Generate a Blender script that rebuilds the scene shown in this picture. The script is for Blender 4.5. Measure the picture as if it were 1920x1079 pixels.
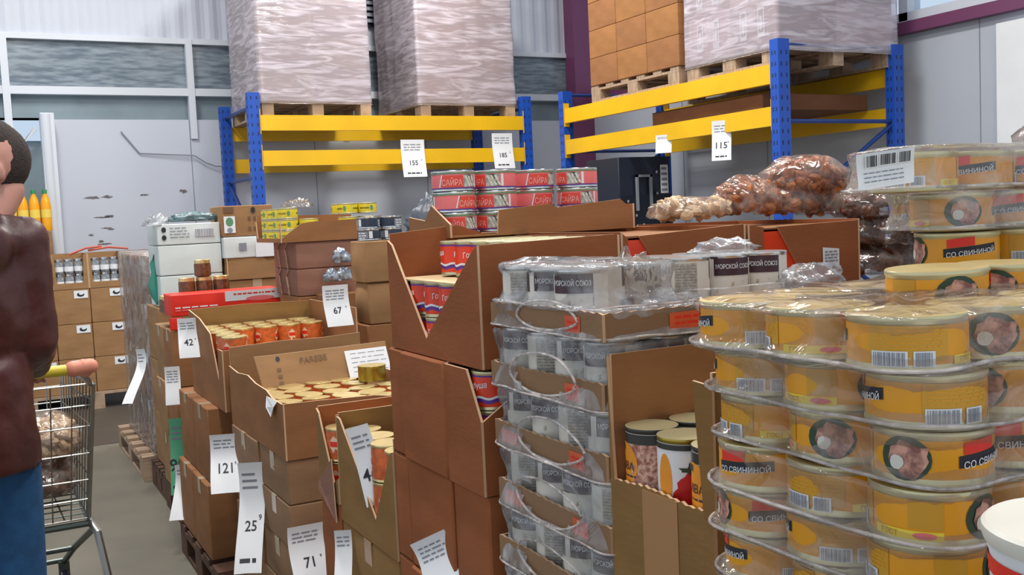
import bpy, bmesh, math, random
from math import sin, cos, pi, radians, hypot
from mathutils import Vector, Matrix, noise
for o in list(bpy.data.objects): bpy.data.objects.remove(o)
SC = bpy.context.scene; COL = SC.collection
random.seed(7)
# ------------------------------------------------------------------ camera, sky, lights, exposure
F0, PITCH, ROLL, YAW, EYE = 1900., .0735, -.0453, .4846, 1.45
FW = Vector((sin(YAW)*cos(PITCH), cos(YAW)*cos(PITCH), -sin(PITCH)))
RT = Vector((cos(YAW), -sin(YAW), 0)); UP = RT.cross(FW)
RT, UP = RT*cos(ROLL)+UP*sin(ROLL), UP*cos(ROLL)-RT*sin(ROLL)
cd = bpy.data.cameras.new('camera'); cam = bpy.data.objects.new('camera', cd); COL.objects.link(cam)
cd.sensor_width = 36; cd.lens = F0/1920*36; cd.clip_start = .02; cd.clip_end = 100
cam.matrix_world = Matrix(((RT.x, UP.x, -FW.x, 0), (RT.y, UP.y, -FW.y, 0), (RT.z, UP.z, -FW.z, EYE), (0, 0, 0, 1)))
SC.camera = cam
W = bpy.data.worlds.new('sky'); SC.world = W; W.use_nodes = True
W.node_tree.nodes['Background'].inputs[0].default_value = (.82, .9, 1, 1)
W.node_tree.nodes['Background'].inputs[1].default_value = .85
def area(name, loc, sx, sy, power, col=(1, .97, .93), rot=(0, 0, 0)):
    l = bpy.data.lights.new(name, 'AREA'); l.shape = 'RECTANGLE'; l.size = sx; l.size_y = sy; l.energy = power; l.color = col
    o = bpy.data.objects.new(name, l); o.location = loc; o.rotation_euler = rot; COL.objects.link(o); return o
for i, (x, y, p) in enumerate(((.5, 1.2, 85), (.5, 4.2, 85), (.3, 7.4, 110), (3.2, 1.6, 80), (3.2, 4.8, 95), (3.4, 7.6, 110))):
    area('added_ceiling_lamp', (x, y, 4.86), .5, 1.6, p)  # unseen area lamps added under the ceiling to light the hall
SC.view_settings.view_transform = 'Standard'; SC.view_settings.look = 'None'
SC.view_settings.exposure = .0; SC.view_settings.gamma = 1; SC.view_settings.use_curve_mapping = False
SC.cycles.transparent_max_bounces = 24

def S(px, py, **k):
    """the point of a real plane (x=, y= or z=) or distance d= seen at a pixel of the photo"""
    d = FW+RT*(px-960)/F0-UP*(py-539.5)/F0
    t = k['d'] if 'd' in k else (k['x']/d.x if 'x' in k else (k['y']/d.y if 'y' in k else (k['z']-EYE)/d.z))
    return Vector((0, 0, EYE))+d*t
# ------------------------------------------------------------------ materials
MT = {}
def mat(name, col, rough=.6, metal=0, noise_amt=0, noise_scale=8, col2=None, bump=0, bump_scale=60, spec=.5, stretch=None):
    if name in MT: return MT[name]
    m = bpy.data.materials.new(name); m.use_nodes = True; MT[name] = m
    nt = m.node_tree; b = nt.nodes['Principled BSDF']
    b.inputs['Base Color'].default_value = (*col, 1); b.inputs['Roughness'].default_value = rough
    b.inputs['Metallic'].default_value = metal; b.inputs['Specular IOR Level'].default_value = spec
    tc = nt.nodes.new('ShaderNodeTexCoord'); mp = nt.nodes.new('ShaderNodeMapping')
    nt.links.new(tc.outputs['Object'], mp.inputs[0])
    if stretch: mp.inputs['Scale'].default_value = stretch
    if noise_amt or col2:
        n = nt.nodes.new('ShaderNodeTexNoise'); n.inputs['Scale'].default_value = noise_scale; n.inputs['Detail'].default_value = 6
        nt.links.new(mp.outputs[0], n.inputs['Vector'])
        r = nt.nodes.new('ShaderNodeValToRGB'); c2 = col2 or tuple(c*(1-noise_amt) for c in col)
        r.color_ramp.elements[0].position = .38; r.color_ramp.elements[0].color = (*c2, 1)
        r.color_ramp.elements[1].position = .62; r.color_ramp.elements[1].color = (*col, 1)
        nt.links.new(n.outputs[0], r.inputs[0]); nt.links.new(r.outputs[0], b.inputs['Base Color'])
    if bump:
        n2 = nt.nodes.new('ShaderNodeTexNoise'); n2.inputs['Scale'].default_value = bump_scale; n2.inputs['Detail'].default_value = 4
        nt.links.new(mp.outputs[0], n2.inputs['Vector'])
        bp = nt.nodes.new('ShaderNodeBump'); bp.inputs['Strength'].default_value = bump; bp.inputs['Distance'].default_value = .01
        nt.links.new(n2.outputs[0], bp.inputs['Height']); nt.links.new(bp.outputs[0], b.inputs['Normal'])
    return m
def film_mat(name, tint, body, bumps, scale, stretch=(1, 1, 1), soft=0):
    m = bpy.data.materials.new(name); m.use_nodes = True; nt = m.node_tree; MT[name] = m
    for n in list(nt.nodes): nt.nodes.remove(n)
    N = nt.nodes.new; L = nt.links.new
    out = N('ShaderNodeOutputMaterial'); tr = N('ShaderNodeBsdfTransparent'); tr.inputs[0].default_value = (.97, .97, .98, 1)
    gl = N('ShaderNodeBsdfGlossy'); gl.inputs['Roughness'].default_value = .11
    df = N('ShaderNodeBsdfDiffuse'); df.inputs[0].default_value = (*tint, 1)
    tc = N('ShaderNodeTexCoord'); nz = N('ShaderNodeTexNoise'); nz.inputs['Scale'].default_value = scale; nz.inputs['Detail'].default_value = 3
    nz.inputs['Distortion'].default_value = 1.2
    mp = N('ShaderNodeMapping'); mp.inputs['Scale'].default_value = stretch; L(tc.outputs['Object'], mp.inputs[0]); L(mp.outputs[0], nz.inputs['Vector'])
    bp = N('ShaderNodeBump'); bp.inputs['Strength'].default_value = bumps; bp.inputs['Distance'].default_value = .012
    L(nz.outputs[0], bp.inputs['Height']); L(bp.outputs[0], gl.inputs['Normal'])
    rp = N('ShaderNodeMapRange'); rp.inputs[1].default_value = .42; rp.inputs[2].default_value = .72
    rp.inputs[3].default_value = body*(.45+.4*soft); rp.inputs[4].default_value = min(1, body*(2.0-.8*soft))
    L(nz.outputs[0], rp.inputs[0])
    m1 = N('ShaderNodeMixShader'); L(rp.outputs[0], m1.inputs[0]); L(tr.outputs[0], m1.inputs[1]); L(df.outputs[0], m1.inputs[2])
    lw = N('ShaderNodeLayerWeight'); lw.inputs[0].default_value = .22; L(bp.outputs[0], lw.inputs['Normal'])
    ad = N('ShaderNodeMath'); ad.operation = 'MULTIPLY_ADD'; ad.inputs[1].default_value = .7; ad.inputs[2].default_value = .045
    L(lw.outputs['Fresnel'], ad.inputs[0])
    m2 = N('ShaderNodeMixShader'); L(ad.outputs[0], m2.inputs[0]); L(m1.outputs[0], m2.inputs[1]); L(gl.outputs[0], m2.inputs[2])
    L(m2.outputs[0], out.inputs[0]); return m
def board(name, col, k=.16): return mat(name, col, .75, 0, k, 5, bump=.05, bump_scale=40, spec=.25, stretch=(1, 1, 3))
CB = board('kraft_cardboard', (.335, .150, .060)); CR = board('red_brown_cardboard', (.33, .105, .036))
CT = board('tan_cardboard', (.37, .205, .092)); CD = board('dark_brown_cardboard', (.17, .07, .032))
CG = board('greyish_cardboard', (.315, .180, .095)); CO = board('olive_cardboard', (.30, .165, .055)); CP = board('pinkish_cardboard', (.33, .165, .115))
CE = mat('cut_cardboard_edge', (.66, .43, .26), .8); CY = mat('raw_paper_sheet', (.74, .55, .30), .8, 0, .15)
WHITE = mat('white_paper', (.84, .86, .88), .6, 0, .06, 3); WC = mat('white_carton', (.72, .78, .77), .55, 0, .10, 4)
INK = mat('black_ink', (.02, .02, .03), .6); GINK = mat('grey_ink', (.24, .26, .3), .7); BINK = mat('brown_ink', (.17, .09, .04), .7)
RED = mat('red_print', (.86, .03, .012), .45, 0, .12, 10); ORED = mat('orange_red_print', (.78, .12, .04), .5, 0, .2, 18)
TAPE = mat('brown_packing_tape', (.42, .22, .09), .25); CTAPE = mat('clear_tape', (.52, .40, .27), .2)
BLUE = mat('blue_rack_paint', (.012, .085, .48), .38, 0, .15, 3); DBLUE = mat('dark_blue_rack_paint', (.01, .04, .2), .4)
YEL = mat('yellow_rack_paint', (.86, .50, .008), .38, 0, .12, 2); HOLE = mat('slot_hole_dark', (.01, .02, .07), .8)
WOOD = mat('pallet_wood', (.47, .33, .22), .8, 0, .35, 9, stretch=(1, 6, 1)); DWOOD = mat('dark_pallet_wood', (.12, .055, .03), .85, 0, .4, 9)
GOLD = mat('gold_tin_metal', (.83, .66, .30), .34, .8, .1, 30); SILV = mat('silver_tin_metal', (.72, .73, .72), .24, 1)
GREEN_GOLD = mat('greenish_gold_tin_metal', (.66, .61, .36), .36, .7); OGOLD = mat('olive_gold_lacquer', (.40, .29, .05), .28, .85)
AMB = mat('amber_label', (.88, .38, .006), .35, 0, .10, 14, bump=.03); AMBD = mat('deep_amber_label_panel', (.66, .34, .02), .4)
AMBL = mat('light_yellow_label_text', (.95, .72, .05), .4); DGREEN = mat('dark_green_disc', (.025, .06, .03), .4)
MEAT = mat('meat_print', (.72, .38, .28), .5, 0, 0, 120, (.25, .10, .08)); CREAM = mat('cream_label', (.78, .75, .66), .45, 0, .06, 12)
NAVY = mat('aubergine_label', (.06, .025, .035), .4); BEIGE = mat('beige_text_block', (.60, .53, .42), .6, 0, .35, 160)
LRED = mat('fish_tin_red', (.84, .075, .05), .35, 0, .1, 12); PINK = mat('fish_tin_pink', (.86, .19, .19), .4); GRN = mat('fish_tin_green', (.12, .30, .16), .4)
mat('pale_pink', (.90, .42, .36), .4)
LPURP = mat('violet_print', (.11, .03, .30), .4); SREDD = mat('salmon_tin_red', (.86, .055, .012), .35, 0, .08, 9)
FISH = mat('fish_drawing', (.55, .56, .50), .5, 0, 0, 90, (.03, .04, .03)); ORNG = mat('orange_label', (.88, .32, .015), .4)
BEANS = mat('bean_print', (.80, .50, .38), .45, 0, 0, 150, (.33, .10, .07)); DARKRIM = mat('dark_lid_band', (.035, .035, .03), .3)
TOM = mat('tomato_print', (.62, .012, .012), .35, 0, .3, 20); LEAF = mat('dark_leaf_print', (.03, .05, .02), .5)
OCAN = mat('orange_stew_label', (.78, .17, .04), .35, 0, .35, 60); OCL = mat('orange_stew_white_patch', (.85, .62, .45), .5)
YCAN = mat('yellow_tin_label', (.88, .70, .03), .4, 0, .15, 60); DCAN = mat('blue_black_tin_label', (.03, .045, .075), .35)
FILM = film_mat('shrink_film', (.88, .74, .62), .13, .9, 15); FILMW = film_mat('milky_shrink_film', (.84, .87, .9), .21, .8, 14)
FILMP = film_mat('stretch_wrap_pinkish', (.78, .72, .80), .50, .35, 3.2, (1, 1, 7), .6); FROLL = film_mat('rolled_film_edge', (.92, .84, .80), .34, .15, 30)
WALL = mat('white_sandwich_panel', (.58, .62, .70), .55, 0, .05, .8); WALLR = mat('painted_wall_panel', (.50, .54, .60), .6, 0, .06, .7)
SCUFF = mat('scuff_mark', (.22, .2, .21), .9, 0, .4, 40); PURP = mat('purple_steel', (.17, .045, .12), .5)
FRAMEW = mat('white_window_frame', (.66, .70, .76), .4); TEAL = mat('grey_teal_panel', (.24, .31, .35), .6, 0, .2, 2)
DGLASS = mat('dark_sheeted_glass', (.12, .16, .20), .2, 0, 0, 6, (.26, .31, .35), stretch=(1, 1, 6))
BLACK = mat('black_plastic', (.012, .018, .035), .38); GREYP = mat('grey_plastic', (.25, .27, .3), .5)
STEEL = mat('cart_steel_wire', (.30, .30, .28), .3, .9); STEELD = mat('cart_dark_steel', (.10, .12, .11), .35, .8)
COOK = mat('gingerbread_brown', (.55, .19, .05), .4, 0, 0, 60, (.26, .06, .02)); COOKD = mat('dark_gingerbread', (.16, .045, .02), .35, 0, .5, 60)
COOKP = mat('pale_biscuit', (.70, .48, .28), .6, 0, .3, 50); OIL = mat('sunflower_oil', (.88, .40, .01), .12); CAPG = mat('green_cap', (.03, .28, .08), .4)
SKIN = mat('skin', (.60, .30, .23), .5, 0, .12, 14); HAIR = mat('short_dark_hair', (.045, .03, .026), .85, 0, .3, 80, bump=.5, bump_scale=220)
LEATH = mat('maroon_jacket', (.085, .022, .020), .42, 0, .35, 5, bump=.5, bump_scale=14); JEAN = mat('blue_denim', (.018, .10, .25), .85, 0, .25, 20, bump=.2, bump_scale=300)
FUR = mat('collar_white', (.75, .73, .74), .8); MINT = mat('mint_green_bag', (.05, .30, .22), .4)
# ------------------------------------------------------------------ mesh builder
class MB:
    def __init__(s): s.v = []; s.f = []; s.m = []; s.mats = []
    def add(s, vs, fs, m):
        if m not in s.mats: s.mats.append(m)
        b = len(s.v); s.v += [tuple(p) for p in vs]; k = s.mats.index(m)
        for f in fs: s.f.append(tuple(b+i for i in f)); s.m.append(k)
        return s
    def box(s, x0, y0, z0, x1, y1, z1, m):
        vs = [(x, y, z) for x in (x0, x1) for y in (y0, y1) for z in (z0, z1)]
        return s.add(vs, [(0, 1, 3, 2), (4, 6, 7, 5), (0, 4, 5, 1), (2, 3, 7, 6), (0, 2, 6, 4), (1, 5, 7, 3)], m)
    def bulge(s, sx, sy, sz, m, b=.004, seed=0, n=6, r=.004):
        """a carton body: panels bowed a little, soft edges; base centre at the origin"""
        for ax in range(3):
            for sg in (-1, 1):
                vs = []; ga = [0, r/[sx, sy, sz][(ax+1) % 3]]+[i/n for i in range(1, n)]+[1-r/[sx, sy, sz][(ax+1) % 3], 1]
                gb = [0, r/[sx, sy, sz][(ax+2) % 3]]+[i/n for i in range(1, n)]+[1-r/[sx, sy, sz][(ax+2) % 3], 1]
                K = len(ga)
                for i, a in enumerate(ga):
                    for j, c in enumerate(gb):
                        p = [0, 0, 0]; d = [sx, sy, sz]
                        p[(ax+1) % 3] = (a-.5)*d[(ax+1) % 3]; p[(ax+2) % 3] = (c-.5)*d[(ax+2) % 3]
                        k = sin(pi*a)*sin(pi*c); nn = noise.noise(Vector((a*2.3+seed, c*2.1, ax*7+sg*3+seed)))
                        edge = (i in (0, K-1)) or (j in (0, K-1))
                        off = -r*.5 if edge else (b*k*(1+1.4*nn))
                        if ax == 2: off = min(off, 0)
                        p[ax] = sg*(d[ax]/2+off)
                        if i in (0, K-1): p[(ax+1) % 3] *= (1-r*.9/d[(ax+1) % 3])
                        if j in (0, K-1): p[(ax+2) % 3] *= (1-r*.9/d[(ax+2) % 3])
                        p[2] += sz/2; vs.append(p)
                fs = [(i*K+j, (i+1)*K+j, (i+1)*K+j+1, i*K+j+1) if sg > 0 else (i*K+j, i*K+j+1, (i+1)*K+j+1, (i+1)*K+j) for i in range(K-1) for j in range(K-1)]
                s.add(vs, fs, m)
        return s
    def lathe(s, prof, m, n=32, c=(0, 0, 0), cap=True):
        vs = [(c[0]+r*cos(2*pi*i/n), c[1]+r*sin(2*pi*i/n), c[2]+z) for r, z in prof for i in range(n)]
        fs = [(k*n+i, k*n+(i+1) % n, (k+1)*n+(i+1) % n, (k+1)*n+i) for k in range(len(prof)-1) for i in range(n)]
        if cap: fs += [tuple(reversed(range(n))), tuple((len(prof)-1)*n+i for i in range(n))]
        return s.add(vs, fs, m)
    def tube(s, pts, r, m, n=8, closed=False):
        pts = [Vector(p) for p in pts]; vs = []; K = len(pts)
        for i, p in enumerate(pts):
            if closed: d = pts[(i+1) % K]-pts[i-1]
            else: d = pts[min(i+1, K-1)]-pts[max(i-1, 0)]
            d.normalize(); a = d.cross(Vector((0, 0, 1)))
            if a.length < .2: a = d.cross(Vector((1, 0, 0)))
            a.normalize(); b = d.cross(a); rr = r[i] if isinstance(r, (list, tuple)) else r
            vs += [p+a*rr*cos(2*pi*j/n)+b*rr*sin(2*pi*j/n) for j in range(n)]
        R = range(K if closed else K-1)
        fs = [(i*n+j, i*n+(j+1) % n, ((i+1) % K)*n+(j+1) % n, ((i+1) % K)*n+j) for i in R for j in range(n)]
        if not closed: fs += [tuple(reversed(range(n))), tuple((K-1)*n+j for j in range(n))]
        return s.add(vs, fs, m)
    def prism(s, pts, off, m, me=None):
        """flat outline (3D points) pushed along the vector off"""
        K = len(pts); off = Vector(off); a = [Vector(p) for p in pts]; vs = a+[p+off for p in a]
        s.add(vs, [tuple(reversed(range(K))), tuple(range(K, 2*K))], m)
        s.add(vs, [(i, (i+1) % K, K+(i+1) % K, K+i) for i in range(K)], me or m); return s
    def ell(s, c, r, m, n=16, R=None):
        vs = []; c = Vector(c)
        for i in range(n//2+1):
            t = pi*i/(n//2)
            for j in range(n):
                p = Vector((r[0]*sin(t)*cos(2*pi*j/n), r[1]*sin(t)*sin(2*pi*j/n), r[2]*cos(t)))
                if R: p = R @ p
                vs.append(c+p)
        fs = [(i*n+j, (i+1)*n+j, (i+1)*n+(j+1) % n, i*n+(j+1) % n) for i in range(n//2) for j in range(n)]
        return s.add(vs, fs, m)
    def cap(s, p0, p1, r0, r1, m, n=14):
        p0, p1 = Vector(p0), Vector(p1); s.ell(p0, (r0,)*3, m, n); s.ell(p1, (r1,)*3, m, n); return s.tube([p0, p1], [r0, r1], m, n)
    def build(s, name, parent=None, loc=(0, 0, 0), rot=0, smooth=40, weld=False):
        me = bpy.data.meshes.new(name); me.from_pydata(s.v, [], s.f); me.update()
        for m in s.mats: me.materials.append(m)
        me.polygons.foreach_set('material_index', s.m)
        if weld:
            bm = bmesh.new(); bm.from_mesh(me); bmesh.ops.remove_doubles(bm, verts=bm.verts, dist=1e-4)
            bmesh.ops.recalc_face_normals(bm, faces=bm.faces); bm.to_mesh(me); bm.free()
        if smooth:
            me.polygons.foreach_set('use_smooth', [True]*len(me.polygons)); me.set_sharp_from_angle(angle=radians(smooth))
        me.update(); o = bpy.data.objects.new(name, me); COL.objects.link(o)
        if parent: o.parent = parent
        o.location = loc
        if rot: o.rotation_euler = (0, 0, rot) if not isinstance(rot, tuple) else rot
        return o
def tag(o, label, cat, group=None, kind=None):
    o['label'] = label; o['category'] = cat
    if group: o['group'] = group
    if kind: o['kind'] = kind
    return o
def thing(name, label, cat, loc=(0, 0, 0), rot=0, group=None):
    o = bpy.data.objects.new(name, None); o.empty_display_size = .05; COL.objects.link(o); o.location = loc
    o.rotation_euler = rot if isinstance(rot, tuple) else (0, 0, rot); return tag(o, label, cat, group)
def dup(root, loc, rot, label, group=None):
    def cp(o, par):
        c = o.copy(); COL.objects.link(c)
        if par: c.parent = par
        for ch in o.children: cp(ch, c)
        return c
    r = cp(root, None); r.location = loc; r.rotation_euler = rot if isinstance(rot, tuple) else (0, 0, rot); r['label'] = label
    if group: r['group'] = group
    return r
def structure(o): o['kind'] = 'structure'; return o
_TX = {}
def text_geo(s, bold=.012):
    if s in _TX: return _TX[s]
    c = bpy.data.curves.new('lettering', 'FONT'); c.body = s; c.resolution_u = 2; c.offset = bold; c.align_x = 'CENTER'; c.align_y = 'CENTER'
    o = bpy.data.objects.new('lettering', c); COL.objects.link(o); dg = bpy.context.evaluated_depsgraph_get(); dg.update()
    me = bpy.data.meshes.new_from_object(o.evaluated_get(dg)); vs = [(v.co.x, v.co.y) for v in me.vertices]; fs = [tuple(p.vertices) for p in me.polygons]
    bpy.data.objects.remove(o); bpy.data.meshes.remove(me)
    ys = [v[1] for v in vs] or [0]; xs = [v[0] for v in vs] or [0]; h = max(ys)-min(ys) or 1; cy = (max(ys)+min(ys))/2; cx = (max(xs)+min(xs))/2
    _TX[s] = ([((x-cx)/h, (y-cy)/h) for x, y in vs], fs, (max(xs)-min(xs))/h); return _TX[s]
# surfaces to print on: fn(u,v) -> 3D ; u to the right, v up
def plane_fn(o, u, v, eps=.0008):
    o, u, v = Vector(o), Vector(u), Vector(v); n = u.cross(v).normalized()*eps
    return lambda a, b, k=1: o+u*a+v*b+n*k
def cyl_fn(r, a0=0, eps=.0005):
    return lambda a, b, k=1: Vector(((r+eps*k)*cos(a0+a/r), (r+eps*k)*sin(a0+a/r), b))
def p_text(mb, fn, s, cx, cy, h, m, w=None, slant=0, k=2):
    vs, fs, wd = text_geo(s); sx = (w/wd if w else h)
    mb.add([fn(cx+x*sx, cy+y*h+slant*x*sx, k) for x, y in vs], fs, m)
def p_rect(mb, fn, x0, y0, x1, y1, m, k=1, n=None, slant=0):
    n = n or max(1, int(abs(x1-x0)/.006)); vs = []
    for i in range(n+1):
        x = x0+(x1-x0)*i/n; vs += [fn(x, y0+slant*(x-x0), k), fn(x, y1+slant*(x-x0), k)]
    mb.add(vs, [(2*i, 2*i+2, 2*i+3, 2*i+1) for i in range(n)], m)
def p_disc(mb, fn, cx, cy, rx, ry, m, k=1, n=20, wob=0, seed=0):
    vs = [fn(cx, cy, k)]
    for q in (.5, 1):
        for i in range(n):
            a = 2*pi*i/n; w = 1+wob*noise.noise(Vector((cos(a)*2+seed, sin(a)*2, seed))); vs.append(fn(cx+rx*q*w*cos(a), cy+ry*q*w*sin(a), k))
    fs = [(0, 1+i, 1+(i+1) % n) for i in range(n)]+[(1+i, 1+n+i, 1+n+(i+1) % n, 1+(i+1) % n) for i in range(n)]
    mb.add(vs, fs, m)
def p_bar(mb, fn, x0, y0, x1, y1, seed=1, m=INK, k=4):
    rr = random.Random(seed); x = x0+.0006
    p_rect(mb, fn, x0-.001, y0-.001, x1+.001, y1+.001, WHITE, k-1)
    while x < x1-.001:
        w = rr.choice((.0006, .001, .0014))*max(1, (x1-x0)/.03); p_rect(mb, fn, x, y0, min(x+w, x1), y1, m, k, 1); x += w+rr.choice((.0006, .0011))*max(1, (x1-x0)/.03)
def p_lines(mb, fn, x0, x1, y1, dy, n, m=GINK, t=.35, seed=3):
    rr = random.Random(seed)
    for i in range(n):
        y = y1-i*dy; x = x0
        while x < x1-dy*.6:
            w = rr.uniform(.8, 2.6)*dy; p_rect(mb, fn, x, y-dy*t, min(x+w, x1), y, m, 2, 2); x += w+dy*.4
# ------------------------------------------------------------------ the setting
def wallbox(name, x0, y0, z0, x1, y1, z1, m): return structure(MB().box(x0, y0, z0, x1, y1, z1, m).build(name, smooth=0))
FLOOR = mat('grey_concrete_floor', (.185, .168, .128), .5, 0, 0, 1.6, (.145, .132, .102), bump=.06, bump_scale=30)
FLOORD = mat('dark_floor_coating', (.085, .07, .055), .5, 0, .15, 3)
wallbox('floor', -4, -3, -.12, 6.4, 10.1, 0, FLOOR)
structure(MB().box(-4, 7.35, 0, 6.2, 9.88, .003, FLOORD).build('trim_1', smooth=0))
ceil = wallbox('ceiling', -4, -3, 5, 6.4, 10.1, 5.12, WALL)
for k, (x, y) in enumerate(((.5, 1.2), (.5, 4.2), (.3, 7.4), (3.2, 1.6), (3.2, 4.8), (3.4, 7.6))):  # tube fixtures added out of view to go with the area lamps
    t = thing('added_ceiling_light', 'added ceiling tube light, out of view, over the %s of the hall' % ('near aisle', 'middle aisle', 'far aisle', 'near rack', 'middle of the rack', 'far corner')[k], 'ceiling light', (x, y, 4.88), 0, 'added ceiling lights')
    MB().box(-.14, -.8, .03, .14, .8, .12, FRAMEW).build('housing', t); MB().cap((0, -.75, .02), (0, .75, .02), .02, .02, WHITE, 8).build('tube', t)
# back wall: opening with windows at the left, scuffed panel, corrugated upper part
wallbox('wall_back', .66, 9.9, 0, 6.4, 10.05, 2.46, WALL)
m = MB(); n = 260; pts = []
for i in range(n+1):
    x = -4+10.25*i/n; pts.append((x, 9.9+(.012 if i % 4 in (1, 2) else 0)))
m.add([(x, y, z) for x, y in pts for z in (3.2, 5)], [(2*i, 2*i+2, 2*i+3, 2*i+1) for i in range(n)], WALL)
m.box(-4, 9.95, 3.2, 6.4, 10.05, 5, WALL); structure(m.build('wall_back_upper', smooth=0))
wallbox('wall_back_lower', -4, 10.0, 0, .6, 10.1, 2.28, TEAL)
m = MB()
for i in range(6): m.box(-1.2+.3*i, 9.985, .2, -1.17+.3*i, 10, 2.25, WALLR)
structure(m.build('trim_2', smooth=0))
wd = structure(MB().box(-4, 9.94, 2.73, 6.3, 9.97, 3.2, DGLASS).build('window_1', smooth=0))
m = MB().box(-4, 9.88, 2.68, 6.25, 9.96, 2.75, FRAMEW).box(-4, 9.88, 3.16, 6.25, 9.95, 3.21, FRAMEW)
for x in (-1.2, .34, 1.9, 3.4, 4.9): m.box(x-.03, 9.87, 2.28, x+.03, 9.95, 3.2, FRAMEW)
structure(m.build('trim_3', smooth=0))
structure(MB().box(-4, 9.97, 2.46, 6.3, 10.0, 2.69, TEAL).build('trim_4', smooth=0))
pane = mat('clear_window_glass', (.8, .9, 1), .05)
pane.node_tree.nodes['Principled BSDF'].inputs['Transmission Weight'].default_value = 1; pane.node_tree.nodes['Principled BSDF'].inputs['IOR'].default_value = 1.02
structure(MB().box(-4, 9.97, 2.26, .66, 9.98, 2.48, pane).build('window_2', smooth=0))
# post and door leaf edge left of the scuffed panel
m = MB().box(.58, 9.72, 0, .69, 9.9, 2.5, FRAMEW).tube([(.635, 9.76, 0), (.62, 9.74, 2.49)], .045, FRAMEW, 12)
structure(m.build('trim_5', smooth=40))
structure(MB().tube([(.55, 9.85, 2.38), (.25, 9.85, 2.02), (.23, 9.85, .8)], .02, FRAMEW).build('trim_6'))
# scuffs on the panel
m = MB(); fn = plane_fn((0, 9.9, 0), (1, 0, 0), (0, 0, 1), .002)
for px, py, w, h, s in ((172, 371, .09, .018, 1), (201, 369, .07, .022, 2), (190, 408, .10, .010, 3), (205, 406, .06, .02, 4), (200, 428, .06, .01, 5), (208, 430, .04, .012, 6), (171, 441, .03, .015, 7), (270, 366, .05, .014, 8), (345, 359, .05, .03, 9), (190, 453, .03, .02, 10), (196, 458, .09, .012, 11)):
    p = S(px, py, y=9.9); p_disc(m, fn, p.x, p.z, w*.7, h*.6, SCUFF, 1, 18, .9, s)
structure(m.build('trim_7', smooth=0))
m = MB()
for x in (1.86, 3.06, 4.26, 5.46): m.box(x, 9.896, 0, x+.006, 9.9, 2.46, TEAL)
structure(m.build('trim_8', smooth=0))
pts = [S(365, 292, y=9.86), S(385, 305, y=9.86), S(405, 312, y=9.86), S(430, 312, y=9.86)]
tag(MB().tube([(1.25, 9.88, 2.35), (1.4, 9.88, 2.15)]+pts+[(2.3, 9.88, 2.0)], .006, GINK, 6).build('power_cable'), 'thin dark cable sagging across the white wall panel left of the rack', 'cable')
# vent high on the back wall
t = thing('wall_vent', 'dark louvred vent high on the back wall', 'vent', (3.82, 9.88, 3.4))
MB().box(-.2, -.03, 0, .2, .02, .6, BLACK).build('frame', t); m = MB()
for i in range(9): m.prism([(-.18, -.06, .03+i*.06), (-.18, -.03, .07+i*.06), (-.18, -.035, .075+i*.06), (-.18, -.065, .035+i*.06)], (.36, 0, 0), GREYP)
m.build('louvres', t, smooth=0)
structure(MB().box(3.52, 9.86, 2.46, 3.58, 9.9, 5, BLACK).build('trim_9', smooth=0))
structure(MB().box(6.02, 9.7, 0, 6.25, 9.9, 5, PURP).build('trim_10', smooth=0))
# right wall with the high window band
sz = 2.74
wallbox('wall_right', 6.25, -3, 0, 6.4, 10.05, sz-.1, WALLR)
wallbox('wall_right_upper', 6.25, -3, 4.3, 6.4, 10.05, 5, WALLR)
structure(MB().box(6.17, -3, sz-.1, 6.3, 9.7, sz-.015, PURP).build('trim_11', smooth=0))
m = MB().box(6.22, -3, sz-.015, 6.36, 9.9, sz+.06, FRAMEW).box(6.22, -3, 4.22, 6.36, 9.9, 4.3, FRAMEW)
for y in (-2, -.4, 1.2, 2.8, 4.2, 5.38, 6.6, 8.2, 9.8): m.box(6.22, y-.04, sz, 6.36, y+.04, 4.3, FRAMEW)
structure(m.build('trim_12', smooth=0))
structure(MB().box(6.3, -3, sz, 6.31, 9.9, 4.3, pane).build('window_3', smooth=0))
wallbox('trim_13', 6.2, 4.25, sz-.1, 6.25, 4.38, 5, PURP)
d = structure(MB().box(6.16, 3.6, 0, 6.24, 4.56, 2.57, WHITE).build('door_1', smooth=0)); MB().cap((6.13, 4.45, 1.05), (6.13, 4.45, 1.2), .012, .012, GREYP, 8).build('door_handle', d)
m = MB()
for y in (1.8, 3.0, 4.75, 6.9, 8.1): m.box(6.246, y, 0, 6.25, y+.006, sz-.1, TEAL)
structure(m.build('trim_14', smooth=0))
# ------------------------------------------------------------------ pallet
def pallet(label, x0, y0, z0, sx, sy, m=WOOD, group='wooden pallets', along='x'):
    t = thing('wooden_pallet', label, 'pallet', (x0+sx/2, y0+sy/2, z0), 0, group)
    b = MB(); n = 6 if sy > 1 else 5
    for i in range(n):
        w = .11; y = -sy/2+(sy-w)*i/(n-1); b.box(-sx/2, y, .118, sx/2, y+w, .14, m)
    b.build('top_boards', t, smooth=0)
    b = MB()
    for x in (-sx/2, -.05, sx/2-.1):
        b.box(x, -sy/2, .098, x+.1, sy/2, .117, m)
        for y in (-sy/2, -.07, sy/2-.14): b.box(x, y, .021, x+.1, y+.14, .097, m)
        b.box(x, -sy/2, 0, x+.1, sy/2, .02, m)
    b.build('stringers', t, smooth=0); return t
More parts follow.
